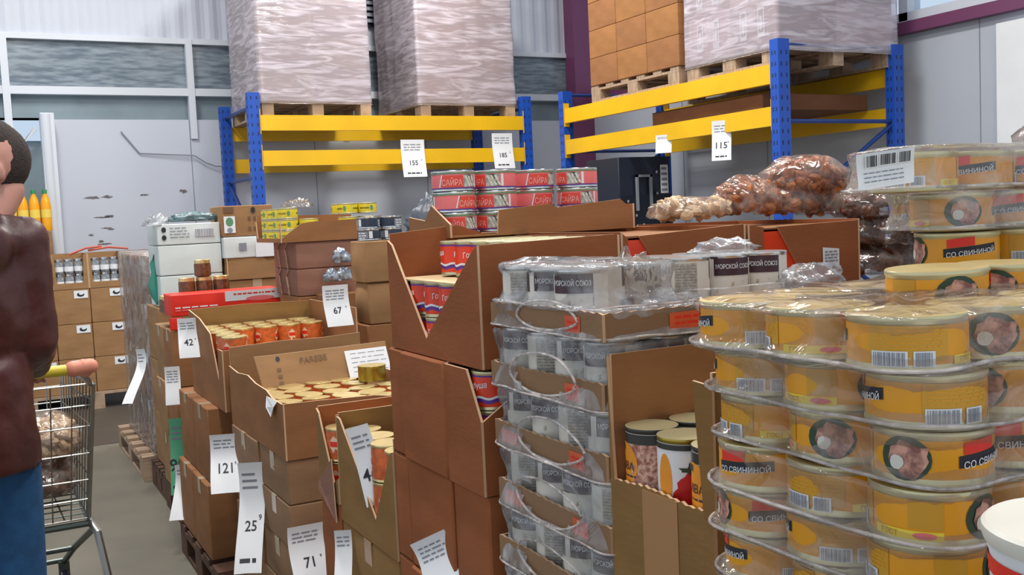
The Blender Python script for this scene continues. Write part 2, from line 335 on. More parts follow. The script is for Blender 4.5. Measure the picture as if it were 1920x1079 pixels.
# ------------------------------------------------------------------ pallet racks
def upright(par, x, y, h, name='upright'):
    m = MB(); m.box(-.05, -.04, 0, .05, -.034, h, BLUE).box(-.05, -.034, 0, -.044, .04, h, BLUE).box(.044, -.034, 0, .05, .04, h, BLUE)
    m.box(-.07, -.06, 0, .07, .06, .008, DBLUE)
    z = .1
    while z < h-.05:
        for sx in (-.024, .024): m.box(sx-.005, -.0408, z, sx+.005, -.0399, z+.028, HOLE)
        for sy in (-.012, .018):
            m.box(-.0508, sy-.005, z, -.0499, sy+.005, z+.028, HOLE)
            m.box(.0499, sy-.005, z, .0508, sy+.005, z+.028, HOLE)
        z += .075
    return m.build(name, par, (x, y, 0), smooth=0)
def brace(par, a, b, r=.016): return MB().tube([a, b], r, DBLUE, 6).build('brace', par)
def beam(par, a, b, h=.13, th=.045, hooks=True):
    a, b = Vector(a), Vector(b); d = (b-a).normalized(); n = d.cross(Vector((0, 0, 1)))
    m = MB(); m.prism([a-n*th/2, a+n*th/2, a+n*th/2+Vector((0, 0, h)), a-n*th/2+Vector((0, 0, h))], b-a, YEL)
    o = m.build('beam', par, smooth=0)
    for p, s in ((a, -1), (b, 1)):
        k = MB(); q = p+d*s*.004; k.prism([q-n*.028+Vector((0, 0, -.03)), q+n*.028+Vector((0, 0, -.03)), q+n*.028+Vector((0, 0, h+.05)), q-n*.028+Vector((0, 0, h+.05))], d*s*.005, YEL); k.build('beam_connector', o, smooth=0)
    return o
XA, XB = 4.86, 5.95; ya, yb = 5.23, 8.02
rr = thing('pallet_rack', 'blue and yellow pallet rack along the right wall with loads on top', 'pallet rack', (XA, ya, 0))
for x in (XA, XB):
    for y in (ya, yb): upright(rr, x-XA, y-ya, 2.53)
for y in (0, yb-ya):
    for z in (2.5, 1.985): brace(rr, (.05, y, z), (XB-XA-.05, y, z))
    brace(rr, (XB-XA-.04, y, 1.96), (.05, y, 1.35)); brace(rr, (.05, y, 1.3), (XB-XA-.05, y, .7)); brace(rr, (XB-XA-.05, y, .66), (.05, y, .1))
for z in (2.24, 1.957):
    for x in (-.02, XB-XA+.01): beam(rr, (x, .05, z), (x, yb-ya-.05, z))
lr = thing('pallet_rack', 'blue and yellow pallet rack standing before the white back wall', 'pallet rack', (2.16, 8.65, 0))
for x in (0, 2.62):
    for y in (0, 1.08): upright(lr, x, y, 2.56)
    for z in (2.45, 1.85): brace(lr, (x, .05, z), (x, 1.03, z))
    brace(lr, (x, 1.03, 1.82), (x, .05, 1.25))
for z in (2.24, 1.94):
    for y in (-.02, 1.1): beam(lr, (.05, y, z), (2.57, y, z))
# ------------------------------------------------------------------ cartons
cnt = [0]
def carton(label, x0, y0, z0, sx, sy, sz, m=CB, rot=0, tape='y', tmat=CTAPE, group=None, b=.004, name='cardboard_carton', prints=None, gap=.0015):
    cnt[0] += 1; t = thing(name, label, 'carton', (x0+sx/2, y0+sy/2, z0), rot, group)
    MB().bulge(sx-gap*2, sy-gap*2, sz-gap, m, b, cnt[0]*1.7).build('body', t, smooth=35)
    if tape:
        k = MB(); w = .025; z = sz-gap+.0006
        if tape == 'y':
            k.box(-w, -sy/2, z-.001, w, sy/2, z, tmat)
            for s in (-1, 1): k.box(-w, s*(sy/2+.0012)-.0006, z-.06, w, s*(sy/2+.0012)+.0006, z, tmat)
        else:
            k.box(-sx/2, -w, z-.001, sx/2, w, z, tmat)
            for s in (-1, 1): k.box(s*(sx/2+.0012)-.0006, -w, z-.06, s*(sx/2+.0012)+.0006, w, z, tmat)
        k.build('tape', t, smooth=0)
    if prints:
        k = MB(); prints(k, sx, sy, sz); k.build('printed_label', t, smooth=0)
    return t
def west(sx, sy, sz, o=.005):   # print surface of the aisle side (seen with +y to the left)
    return plane_fn((-sx/2-o, 0, 0), (0, -1, 0), (0, 0, 1))
def south(sx, sy, sz, o=.005): return plane_fn((0, -sy/2-o, 0), (1, 0, 0), (0, 0, 1))
def open_box(label, x0, y0, z0, sx, sy, sz, m=CB, west=None, south=None, north=None, east=None, fl=0, th=.005, flaps=(), rot=0, name='open_carton', group=None, mi=None):
    """walls may carry their own upper outline: lists of (distance along, height)"""
    t = thing(name, label, 'carton', (x0, y0, z0), rot, group); b = MB()
    W_ = [(0, 0)]+[(u, v) for u, v in (west or [(0, sz), (sy, sz)])]+[(sy, 0)]
    b.prism([(0, u, v) for u, v in W_], (th, 0, 0), m, CE)
    b.prism([(sx-th, u, v) for u, v in [(0, 0)]+list(east or [(0, sz), (sy, sz)])+[(sy, 0)]], (th, 0, 0), m, CE)
    cl = lambda u: min(max(u, th+.0002), sx-th-.0002)
    b.prism([(cl(u), .0004, v) for u, v in [(0, 0)]+list(south or [(0, sz), (sx, sz)])+[(sx, 0)]], (0, th, 0), m, CE)
    b.prism([(cl(u), sy-th-.0004, v) for u, v in [(0, 0)]+list(north or [(0, sz), (sx, sz)])+[(sx, 0)]], (0, th, 0), mi or m, CE)
    b.box(th, th, fl, sx-th, sy-th, fl+.004, m)
    b.build('body', t, smooth=0, weld=False)
    for pts, off in flaps: MB().prism(pts, off, m, CE).build('flap', t, smooth=0)
    return t
def zig(a, b, n, h, k=.006, seed=1):
    rr = random.Random(seed); return [(a+(b-a)*i/n, (h(i/n) if callable(h) else h)+(k if i % 2 else 0)*rr.uniform(.4, 1)) for i in range(n+1)]
# ------------------------------------------------------------------ tins
def tin(name, label, cat, r, h, lid, side, design, rim=None, loc=(0, 0, -9), ring=True):
    t = thing(name, label, cat, loc)
    rm = rim or lid
    MB().lathe([(r*.94, 0), (r, .0015), (r, .004), (r*.975, .006), (r*.975, h-.006), (r, h-.004), (r, h-.001), (r*.985, h)], rm, 40, cap=False).build('body', t)
    MB().lathe([(r*.985, h), (r*.955, h-.0003), (r*.935, h-.004), (r*.90, h-.004), (r*.88, h-.0022), (r*.62, h-.0022), (r*.60, h-.0034), (r*.45, h-.0034)], lid, 40).build('lid', t)
    L = MB().lathe([(r*.978, .007), (r*.985, .010), (r*.985, h-.010), (r*.978, h-.007)], side, 40, cap=False); design(L, cyl_fn(r*.985), r*.985, h)
    L.build('paper_label', t, smooth=30)
    return t
def d_pork(L, fn, r, h):
    c = 2*pi*r
    p_disc(L, fn, 0, h*.5, .021, h*.40, DGREEN, 1); p_disc(L, fn, .002, h*.48, .0165, h*.33, MEAT, 2, 20, .5, 3)
    p_disc(L, fn, -.006, h*.42, .006, .006, CREAM, 3, 10, .4, 6)
    a = r*1.55
    p_rect(L, fn, a-.032, h*.36, a+.030, h*.58, INK, 1, 14, .10); p_text(L, fn, 'СО СВИНИНОЙ', a-.001, h*.50, .0075, WHITE, .055, .10, 3)
    p_rect(L, fn, a-.028, h*.60, a+.002, h*.82, RED, 2, 8, .10)
    a = r*3.5; p_rect(L, fn, a-.030, h*.22, a+.030, h*.84, AMBD, 1, 12); p_lines(L, fn, a-.026, a+.026, h*.78, .0032, 5, AMB, .3)
    p_bar(L, fn, a-.027, h*.14, a-.002, h*.38, 4, GINK); p_bar(L, fn, a+.004, h*.14, a+.018, h*.38, 7, GINK)
    a = r*5.0; p_rect(L, fn, a-.034, h*.14, a+.022, h*.30, AMBL, 1, 10); p_text(L, fn, 'ГОСТ', a-.02, h*.22, .0045, AMBD, None, 0, 2); p_disc(L, fn, a+.008, h*.22, .009, h*.06, PINK, 2)
    p_rect(L, fn, a-.004, h*.34, a+.022, h*.84, AMBD, 1, 6)
PORK = tin('pork_tin', 'x', 'tin', .0475, .0445, GOLD, AMB, d_pork, GREEN_GOLD)
def d_white(L, fn, r, h):
    p_rect(L, fn, -.034, h*.62, .040, h*.93, NAVY, 1, 16); p_text(L, fn, 'МОРСКОЙ СОЮЗ', .003, h*.80, .011, WHITE, .066, 0, 3)
    L.add([fn(x, y, 1) for x, y in ((.0, h*.61), (.04, h*.61), (.04, h*.42), (.020, h*.50))], [(0, 3, 2, 1)], NAVY)
    L.add([fn(x, y, 2) for x, y in ((-.03, h*.30), (-.03, h*.36), (.0, h*.50), (.04, h*.60), (.04, h*.55), (.0, h*.43))], [(0, 5, 2, 1), (5, 4, 3, 2)], BEIGE)
    p_disc(L, fn, .018, h*.22, .012, h*.09, CREAM, 2)
    a = r*3.1; p_rect(L, fn, a-.020, h*.14, a+.020, h*.9, BEIGE, 1, 8); p_lines(L, fn, a-.018, a+.018, h*.86, .005, 12, GINK, .3)
    a = r*4.7; p_rect(L, fn, a-.012, h*.6, a+.020, h*.93, NAVY, 1, 6); p_bar(L, fn, a-.02, h*.12, a+.01, h*.38, 9)
STEW = tin('stew_tin', 'x', 'tin', .0435, .098, SILV, CREAM, d_white)
def d_saira(L, fn, r, h):
    for a in (0, pi*r):
        p_rect(L, fn, a-.025, h*.2, a+.026, h*.76, LRED, 1, 12); p_text(L, fn, 'САЙРА', a, h*.47, .019, MT['pale_pink'], .047, 0, 3)
        p_rect(L, fn, a+.028, h*.2, a+.060, h*.8, FISH, 1, 8)
        for i in range(3): L.add([fn(a+.030+i*.009+x, y, 2) for x, y in ((0, h*.72), (.004, h*.75), (.016, h*.25), (.011, h*.24))], [(0, 3, 2, 1)], CREAM)
        p_rect(L, fn, a+.064, h*.2, a+.070, h*.8, WHITE, 1, 2)
        L.add([fn(a-.032+x, y, 2) for x, y in ((0, h*.2), (.003, h*.2), (.010, h*.8), (.007, h*.8))], [(0, 1, 2, 3)], WHITE)
    p_rect(L, fn, 0, h*.84, 2*pi*r, h*.9, GRN, 1, 40); p_rect(L, fn, 0, h*.13, 2*pi*r, h*.18, LPURP, 1, 40)
SAIRA = tin('saury_tin', 'x', 'tin', .0515, .0475, GREEN_GOLD, PINK, d_saira, SILV)
def d_salmon(L, fn, r, h):
    n = 60
    def wave(z0, z1, amp, m, k):
        vs = []
        for i in range(n+1):
            a = 2*pi*r*i/n; q = amp*sin(i*.63); vs += [fn(a, z0+q, k), fn(a, z1+q, k)]
        L.add(vs, [(2*i, 2*i+2, 2*i+3, 2*i+1) for i in range(n)], m)
    wave(h*.30, h*.36, .002, WHITE, 2); wave(h*.20, h*.31, .002, LPURP, 1)
    for a in (0, 2*pi*r/3, 4*pi*r/3): p_text(L, fn, 'Горбуша', a, h*.62, .015, WHITE, .050, .12, 3)
    p_rect(L, fn, 0, h*.86, 2*pi*r, h*.90, LPURP, 1, 40)
    p_disc(L, fn, pi*r, h*.5, .010, .010, WHITE, 4); p_disc(L, fn, pi*r, h*.5, .007, .007, GRN, 5)
SALM = tin('salmon_tin', 'x', 'tin', .0362, .073, GREEN_GOLD, SREDD, d_salmon)
def d_bean(L, fn, r, h):
    p_rect(L, fn, 0, h*.80, 2*pi*r, h*.93, DARKRIM, 1, 40)
    p_rect(L, fn, .0, h*.07, pi*r, h*.80, BEANS, 1, 20); p_disc(L, fn, -.012, h*.52, .028, h*.29, ORNG, 2); p_text(L, fn, 'ИВА', -.006, h*.50, .012, NAVY, None, 0, 3)
    p_lines(L, fn, -.02, .012, h*.38, .005, 1, NAVY, .6); p_rect(L, fn, -.034, h*.70, -.012, h*.78, NAVY, 3, 4)
    p_rect(L, fn, 2*pi*r-.05, h*.07, 2*pi*r-.03, h*.80, ORNG, 1, 4)
BEAN = tin('bean_tin', 'x', 'tin', .039, .11, GREEN_GOLD, CREAM, d_bean, DARKRIM)
def d_tom(L, fn, r, h):
    p_rect(L, fn, 0, h*.86, 2*pi*r, h*.93, DARKRIM, 1, 40); p_disc(L, fn, -.030, h*.45, .012, h*.36, ORNG, 1)
    p_disc(L, fn, .012, h*.34, .028, h*.26, TOM, 2, 24, .35, 2); p_disc(L, fn, .014, h*.62, .018, h*.07, LEAF, 3, 20, .8, 5); p_rect(L, fn, -.02, h*.07, .04, h*.12, BEIGE, 3)
TOMT = tin('vegetable_tin', 'x', 'tin', .039, .11, GREEN_GOLD, WHITE, d_tom, OGOLD)
def d_orange(L, fn, r, h):
    for a in (0, 2.1*r, 4.2*r): p_disc(L, fn, a, h*.55, .016, h*.22, OCL, 1, 14, .5, a); p_rect(L, fn, a-.014, h*.46, a+.014, h*.62, RED, 2, 4)
OST = tin('orange_stew_tin', 'x', 'tin', .047, .09, GOLD, OCAN, d_orange)
def d_yel(L, fn, r, h):
    for a in (0, 2.1*r, 4.2*r): p_rect(L, fn, a-.022, h*.42, a+.022, h*.58, OGOLD, 1, 8); p_disc(L, fn, a+.034, h*.5, .008, h*.25, GRN, 1, 10)
YT = tin('yellow_tin', 'x', 'tin', .0475, .05, GREEN_GOLD, YCAN, d_yel)
def d_dark(L, fn, r, h):
    for a in (0, pi*r): p_rect(L, fn, a-.026, h*.2, a+.026, h*.78, GINK, 1, 10); p_lines(L, fn, a-.02, a+.02, h*.68, .01, 3, WHITE, .4); p_rect(L, fn, a+.03, h*.2, a+.045, h*.8, WHITE, 1, 3)
DT = tin('dark_tin', 'x', 'tin', .0475, .048, SILV, DCAN, d_dark)
PROTO = (PORK, STEW, SAIRA, SALM, BEAN, TOMT, OST, YT, DT)
ORD = ['top', 'second', 'third', 'fourth', 'fifth', 'sixth', 'seventh', 'eighth']
# ------------------------------------------------------------------ film
def film(label, x0, y0, x1, y1, z0, z1, r, seed=1, mt=None, amp=.004, lip=.03, top=True, waist=.004, hole=None, N=130, name='shrink_film', tilt=(0, 0), cat='plastic film', group='clear shrink film wraps', freq=9, skirt=.006):
    mt = mt or FILM; cx, cy = (x0+x1)/2, (y0+y1)/2; hx, hy = (x1-x0)/2, (y1-y0)/2
    # perimeter as rounded rectangle, by arc length
    per = []; st = 6
    def seg(ax, ay, bx, by, k):
        for i in range(k): per.append((ax+(bx-ax)*i/k, ay+(by-ay)*i/k))
    nx = max(4, int(N*hx/(hx+hy)/2)); ny = max(4, int(N*hy/(hx+hy)/2))
    seg(-hx+r, -hy, hx-r, -hy, nx)
    for i in range(st): a = -pi/2+pi/2*i/st; per.append((hx-r+r*cos(a), -hy+r+r*sin(a)))
    seg(hx, -hy+r, hx, hy-r, ny)
    for i in range(st): a = pi/2*i/st; per.append((hx-r+r*cos(a), hy-r+r*sin(a)))
    seg(hx-r, hy, -hx+r, hy, nx)
    for i in range(st): a = pi/2+pi/2*i/st; per.append((-hx+r+r*cos(a), hy-r+r*sin(a)))
    seg(-hx, hy-r, -hx, -hy+r, ny)
    for i in range(st): a = pi+pi/2*i/st; per.append((-hx+r+r*cos(a), -hy+r+r*sin(a)))
    K = len(per); H = z1-z0; lev = [(0, -lip), (0, skirt*.4), (.02, skirt), (.10, .003), (.2, .001), (.32, -waist*.6), (.44, -waist), (.56, -waist), (.68, -waist*.6), (.8, 0), (.9, .0015), (.97, .0012), (1, -.003)]
    rings = [(z0+q*H, o, 0) for q, o in lev]
    if top: rings += [(z1+.0015, -o, 1) for o in (.02, .045, .08, .12, .16) if o < min(hx, hy)*.95]
    vs = []; 
    for z, o, tp in rings:
        for i, (x, y) in enumerate(per):
            q = Vector((x*freq+seed*13, y*freq, z*freq*1.6)); nn = noise.noise(q)+.5*noise.noise(q*2.7)
            rd = 1-abs(noise.noise(q*1.9+Vector((5, 1, 2))))*2
            fx = (hx+o)/hx; fy = (hy+o)/hy; px_, py_ = x*fx, y*fy; l = hypot(x/hx, y/hy) or 1
            d = amp*(nn*.8+rd*.45)
            if tp: vs.append((px_, py_, z+abs(d)*1.1))
            else: vs.append((px_+d*x/hx/l, py_+d*y/hy/l, z+amp*.8*noise.noise(q*.8+Vector((9, 9, 9)))*(1 if z-z0 < .05*H or z1-z < .05*H else .4)))
    fs = [(k*K+i, k*K+(i+1) % K, (k+1)*K+(i+1) % K, (k+1)*K+i) for k in range(len(rings)-1) for i in range(K)]
    if top: fs.append(tuple((len(rings)-1)*K+i for i in range(K)))
    rims = []
    if hole:
        keep = []
        for f in fs:
            c = sum((Vector(vs[i]) for i in f), Vector())/len(f); ok = True
            for side, s0, zz, a, b in hole:
                on = (c.x < -hx+.012) if side == 'w' else (c.y < -hy+.012)
                u = (c.y if side == 'w' else c.x)
                if on and len(f) == 4 and ((u-s0)/a)**2+((c.z-zz)/b)**2 < 1: ok = False
            if ok: keep.append(f)
        fs = keep
        for side, s0, zz, a, b in hole:
            pts = []
            for i in range(40):
                q = 2*pi*i/40; u = s0+a*1.05*cos(q)*(1+.06*sin(3*q+seed)); w = zz+b*1.05*sin(q)*(1+.08*sin(2*q+seed)); w = max(w, z0+.006)
                pts.append((-hx-.004, u, w) if side == 'w' else (u, -hy-.004, w))
            rims.append(pts)
    m = MB(); m.add(vs, fs, mt); t = thing(name, label, cat, (cx, cy, 0), (tilt[0], tilt[1], 0), group)
    if tilt != (0, 0):
        m.v = [(a, b, c-z0) for a, b, c in m.v]; t.location = (cx, cy, z0)
    m.build('film_sheet', t, smooth=180)
    # rolled, whitish lower and upper edges where the film doubles up
    e = MB(); zz = 0 if tilt != (0, 0) else z0
    e.tube([(x*(1+(skirt+.001)/hx), y*(1+(skirt+.001)/hy), zz+.004+.003*noise.noise(Vector((x*14+seed, y*14, 0)))) for x, y in per], .0017, FROLL, 6, True)
    for pts in rims: e.tube(pts, .0022, FROLL, 6, True)
    e.build('rolled_edge', t); return t
# ------------------------------------------------------------------ A: golden pork tins in shrink film, nearest stack
UP_FACE = radians(220)          # direction of the aisle corner, towards the viewer
GP = 'golden pork tins shrink wrapped in the nearest stack'
first = set()
def put(proto, loc, rot, label, group):
    if proto.name not in first:
        first.add(proto.name); proto.location = loc; proto.rotation_euler = rot if isinstance(rot, tuple) else (0, 0, rot); proto['label'] = label; proto['group'] = group; return proto
    return dup(proto, loc, rot, label, group)
def drop(proto):
    if proto.name in first: return
    for c in list(proto.children): bpy.data.objects.remove(c)
    bpy.data.objects.remove(proto)
PX, PY, PP = .676, .566, .0955
turn = {0: 3.45*1.0, 1: 2.9, 2: .45, 3: 5.25, 4: 4.8, 5: 1.5, 6: 3.2, 7: .2}
turnm = {0: 4.9, 1: 5.4, 2: .15, 3: 4.0, 4: 3.2, 5: 4.7, 6: 1, 7: 2}
for k in range(8):
    zb = 1.357-.0455*(k+1); ox, oy = (-.012, .010) if k == 0 else (.004*((k*7) % 3-1), .003*((k*5) % 3-1))
    for i in range(4):
        for j in range(3):
            if k and i and j: continue
            if k == 0 and i in (1, 2) and j == 1: continue
            a = UP_FACE-(turn if (i+j) % 2 == 0 and i == 0 and j == 0 else turnm)[k]-(i*1.3+j*2.1 if (i or j > 1) else 0)
            where = 'at the aisle corner' if i == j == 0 else ('%s back along the aisle side' % ('one', 'two')[j-1] if i == 0 else ('%s right of the corner, near side' % ('one', 'two', 'three')[i-1] if j == 0 else '%s row from the front, %s from the aisle' % (ORD[j].replace('top', 'first'), ORD[i].replace('top', 'first'))))
            put(PORK, (PX+PP*i+ox, PY+PP*j+oy, zb+.0002), a, 'golden pork tin, %s layer, %s' % (ORD[k], where), GP)
    film('clear shrink film around the %s layer of golden pork tins' % (ORD[k] if k else 'top wrapped'), PX-.048+ox, PY-.048+oy, PX+PP*3+.048+ox, PY+PP*2+.048+oy, zb+.0006, zb+.0448, .047, k+1, FILM, (.0055 if k else .006), .04, k == 0, .006, freq=11)
put(PORK, (PX+PP*1.50, PY+PP*1.12, 1.3345), (.03, .02, .4+UP_FACE), 'loose golden pork tin poking up through the torn film, lid bare', 'loose golden tins')
put(PORK, (PX+PP*2.55, PY+PP*1.10, 1.3335), UP_FACE-.3, 'second loose golden pork tin right beside the bare lidded one', 'loose golden tins')
for i in range(4):
    for j in range(4): put(PORK, (1.066+.0955*i, PY+PP*j, 1.312), UP_FACE-i-j*2, 'golden pork tin in the right hand pack, %s across, %s deep' % (ORD[i].replace('top', 'first'), ORD[j].replace('top', 'first')), 'golden pork tins in the right hand pack')
film('clear shrink film round the right hand pack of golden tins', 1.016, .518, 1.402, .905, 1.3125, 1.3572, .047, 19, FILM, .004, .03, True, .005, freq=11)
for k in range(5): carton('brown carton under the right hand pack of golden tins, %s from floor' % ORD[k].replace('top', 'first'), 1.04, .52, .1445+.2333*k, .36, .38, .233, CB, group='cartons under the right hand pack')
# the packs further back on the same stack
for k in range(3):
    zb = 1.3595+.0465*k; ox = (0, -.004, -.040)[k]; zt = zb+.046
    for i in range(6):
        if k and i > 4: continue
        a = UP_FACE+.35-(1.55, 3.3, .1, 1.6, 4, 2)[(i+k*2) % 6]
        put(PORK, (1.035+.098*i+ox*1.9, .822-(.0 if k < 2 else .004), zb), a, 'golden pork tin in the %s pack at the back, %s from left' % (('bottom unwrapped', 'middle', 'topmost')[k], ORD[i].replace('top', 'first')), 'golden pork tins in the packs piled behind')
    if k: film('shrink film round the %s pack piled at the back of the golden tins' % ('middle', 'topmost')[k-1], (0, .968, .905)[k], .766, 1.515, .880, zb+.001, zt+(.002 if k == 1 else .004), .03, 20+k, FILMW, .006, .04, True, .003, freq=8)
# paper label with a barcode lying under the film of the topmost pack
def paper(label, pos, rot, w, h, curl=.02, prints=None, group='hanging price sheets', m=WHITE, name='price_sheet', twist=0, cat='price tag'):
    """sheet hanging from its top middle; local x right, z down, facing local -y"""
    t = thing(name, label, cat, pos, rot, group)
    def f(a, b, k=0):
        q = -b/h; y = -curl*(q**2)*1.6+.25*curl*sin(q*5)-.012*abs(a/w)*curl*10*q; x = a*(1+.10*q*twist)+twist*.18*w*q*q
        return Vector((x, y-k*.0006, b))
    n, mm = 6, 14; g = MB()
    g.add([f(-w/2+w*i/n, -h*j/mm) for j in range(mm+1) for i in range(n+1)], [(j*(n+1)+i, j*(n+1)+i+1, (j+1)*(n+1)+i+1, (j+1)*(n+1)+i) for j in range(mm) for i in range(n)], m)
    g.build('sheet', t, smooth=180)
    if prints:
        p = MB(); prints(p, f, w, h); p.build('print', t, smooth=0)
    return t
def price(num, small=3, foot=True, sy=-.62, s=.16):
    def pr(p, f, w, h):
        p_lines(p, f, -w*.38, w*.34, -h*.12, h*.07, small, GINK, .35, len(num)+small)
        if num: p_text(p, f, num, 0, h*sy, h*s, INK, None, 0, 2); p_text(p, f, '00' if False else '9', w*.34, h*(sy+.07), h*.05, INK, None, 0, 2)
        if foot: p_lines(p, f, -w*.32, w*.28, -h*.88, h*.05, 1, INK, .7, 5)
    return pr
p = S(1655, 282, y=.716)
def bc(pm, f, w, h):
    p_bar(pm, f, -w*.36, -h*.40, -w*.16, -h*.08, 2); p_bar(pm, f, -w*.12, -h*.38, w*.16, -h*.08, 5); p_bar(pm, f, w*.2, -h*.38, w*.42, -h*.08, 8); p_lines(pm, f, -w*.4, w*.3, -h*.55, h*.12, 3, GINK, .25)
paper('white label with a large barcode stuck on the topmost film pack', (S(1661, 283, y=.752).x, .752, S(1661, 283, y=.752).z), (.06, -.09, -.1), .078, .036, .004, bc, 'stuck paper labels', name='barcode_label', twist=-.6, cat='label')
# support under the near stack, out of frame below
for k in range(4): carton('closed brown carton under the golden tins, %s from the floor' % ('first', 'second', 'third', 'fourth')[k], .63, .5, .14+.2115*k, .60, .40, .211, CB, group='cartons under the golden tins')
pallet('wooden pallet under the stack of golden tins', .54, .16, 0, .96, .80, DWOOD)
# white bucket
c = S(1857, 985, d=.63)+RT*.066
t = thing('plastic_bucket', 'white plastic bucket with a red band and pale lid at the lower right corner', 'bucket', (c.x, c.y, c.z-.12))
b = MB().lathe([(.052, 0), (.056, .002), (.061, .10), (.0625, .105), (.0625, .112), (.061, .113)], WHITE, 48)
b.build('body', t); MB().lathe([(.064, .108), (.0655, .112), (.0655, .118), (.063, .1205), (.058, .119), (.02, .119)], CREAM, 48).build('lid', t)
b = MB(); fn = cyl_fn(.0612); 
b.lathe([(.0612, .088), (.0618, .099)], RED, 48, cap=False); b.build('red_band', t)
carton('brown carton carrying the white bucket', .56, .27, .14, .25, .19, c.z-.12-.141, CB, group=None)
# ------------------------------------------------------------------ B: display carton with bean tins
BX, BY, BZ = .80, 1.0, .87
cut = [(0, .357), (.004, .19)]+zig(.008, .225, 26, lambda q: .187-.002*sin(q*8), .004, 3)+[(.235, .365)]
open_box('brown display carton cut open at the front with bean tins inside', BX, BY, BZ, .42, .235, .368, CO, west=cut, fl=.15,
         flaps=[([(.001, -.002, .17), (.0, -.004, .352), (-.012, .02, .358), (-.006, .012, .18)], (.004, 0, .0))], mi=CB)
k = MB(); fnb = plane_fn((BX-.0006, BY, BZ), (0, 1, 0), (0, 0, 1), 0); k.box(-.0012, .075, 0, -.0002, .155, .186, TAPE)
tp = thing('tape_strip', 'strip of brown tape down the front of the bean tin carton', 'tape', (BX, BY, BZ)); k.build('strip', tp, smooth=0)
for i in range(5):
    for j in range(3):
        pr = TOMT if (i, j) == (0, 1) else BEAN
        put(pr, (BX+.047+.079*i, BY+.194-.077*j+(0 if i == 0 else .0), BZ+.1545), UP_FACE+.25-(1.0 if i == 0 and j == 0 else .9) if pr is BEAN else UP_FACE+.2, ('tall tin with a red vegetable label in the cut open display carton' if pr is TOMT else 'tall bean tin in the display carton, %s from aisle, %s row' % (ORD[i].replace('top', 'first'), ('far', 'middle', 'near')[j])), 'tall tins in the display carton')
for q in range(3): carton('brown carton below the display carton of bean tins, %s down' % ('first', 'second', 'third')[q], BX, BY, .87-.243*(q+1), .42, .235, .2425, CO, group='cartons below the bean tins')
# ------------------------------------------------------------------ C: shrink wrapped trays of stew tins
CX0, CX1, CY0, CY1 = .80, 1.36, 1.24, 1.60
for k in range(7):
    zb = 1.255-.106*k; jx, jy = .004*((k*3) % 3-1), .004*((k*5) % 3-1)
    w_ = zig(0, CY1-CY0, 30, lambda q: .041+.002*sin(q*5+k), .003, k); s_ = zig(0, CX1-CX0, 44, lambda q: .041, .0028, k+9)
    tr = open_box('low cardboard tray of stew tins, %s of the stack' % ORD[k], CX0+jx, CY0+jy, zb, CX1-CX0, CY1-CY0, .042, CG, west=w_, south=s_, name='cardboard_tray', group='film wrapped trays of stew tins')
    b = MB(); fn = plane_fn((-.0004, CY1-CY0, 0), (0, -1, 0), (0, 0, 1)); fs_ = plane_fn((0, -.0004, 0), (1, 0, 0), (0, 0, 1))
    p_rect(b, fn, .255, .008, .30, .034, ORED, 1, 2); p_lines(b, fn, .262, .295, .026, .008, 2, RED, .4)
    if k in (2, 3): p_rect(b, fn, .03, .008, .085, .03, ORED, 1, 2)
    p_rect(b, fs_, .12, .008, .22, .034, ORED, 1, 2); p_lines(b, fs_, .13, .21, .028, .009, 2, RED, .4)
    b.build('orange_print', tr, smooth=0)
    for i in range(6):
        for j in range(4):
            if k == 0:
                if not ((i < 2 and j >= 1 and not (i == 1 and j == 1)) or (i >= 3 and j >= 2)): continue
            elif i and j: continue
            a = UP_FACE-(.55 if k == 0 and i > 2 else 0)-(3.0 if (i+j+k) % 3 == 0 else (.15 if (i+j+k) % 3 == 1 else -.35))
            if k == 0 and i > 2: a = UP_FACE+.25-(3.1, -.25, .35)[i-3]
            put(STEW, (CX0+.050+.0915*i+jx, CY0+.047+.0885*j+jy, zb+.0046), a, 'white stew tin, %s tray, %s from the aisle, %s from front' % (ORD[k], ORD[i].replace('top', 'first'), ORD[j].replace('top', 'first')), 'stew tins in the film wrapped trays')
    if k:
        film('milky shrink film with a round opening over the %s tray' % ORD[k], CX0+jx-.004, CY0+jy-.004, CX1+jx, CY1+jy, zb-.001, zb+.1035, .035, 40+k, FILMW, .004, .02, k == 0, .006, [('w', .0-.01*k % .03, zb+.040-(CY0*0), .100, .032)], freq=9)
    else:
        film('milky shrink film low round the topmost tray, torn open above', CX0-.004, CY0-.004, CX1, CY1, zb-.001, zb+.048, .03, 60, FILMW, .005, .02, False, .002, [('w', -.02, zb+.03, .09, .022)], freq=9)
        film('milky film bunched over the stew tins at the aisle end of the top tray', CX0+.004, 1.29, CX0+.19, CY1-.002, zb+.040, zb+.108, .04, 61, FILMW, .006, .0, True, .006, freq=12, skirt=.012)
        film('crumpled film collar round the bare stew tins at the right of the top tray', CX0+.28, 1.36, CX1+.01, CY1+.012, zb+.030, zb+.052, .05, 62, FILMW, .010, .0, False, .0, freq=9, skirt=.012)
        
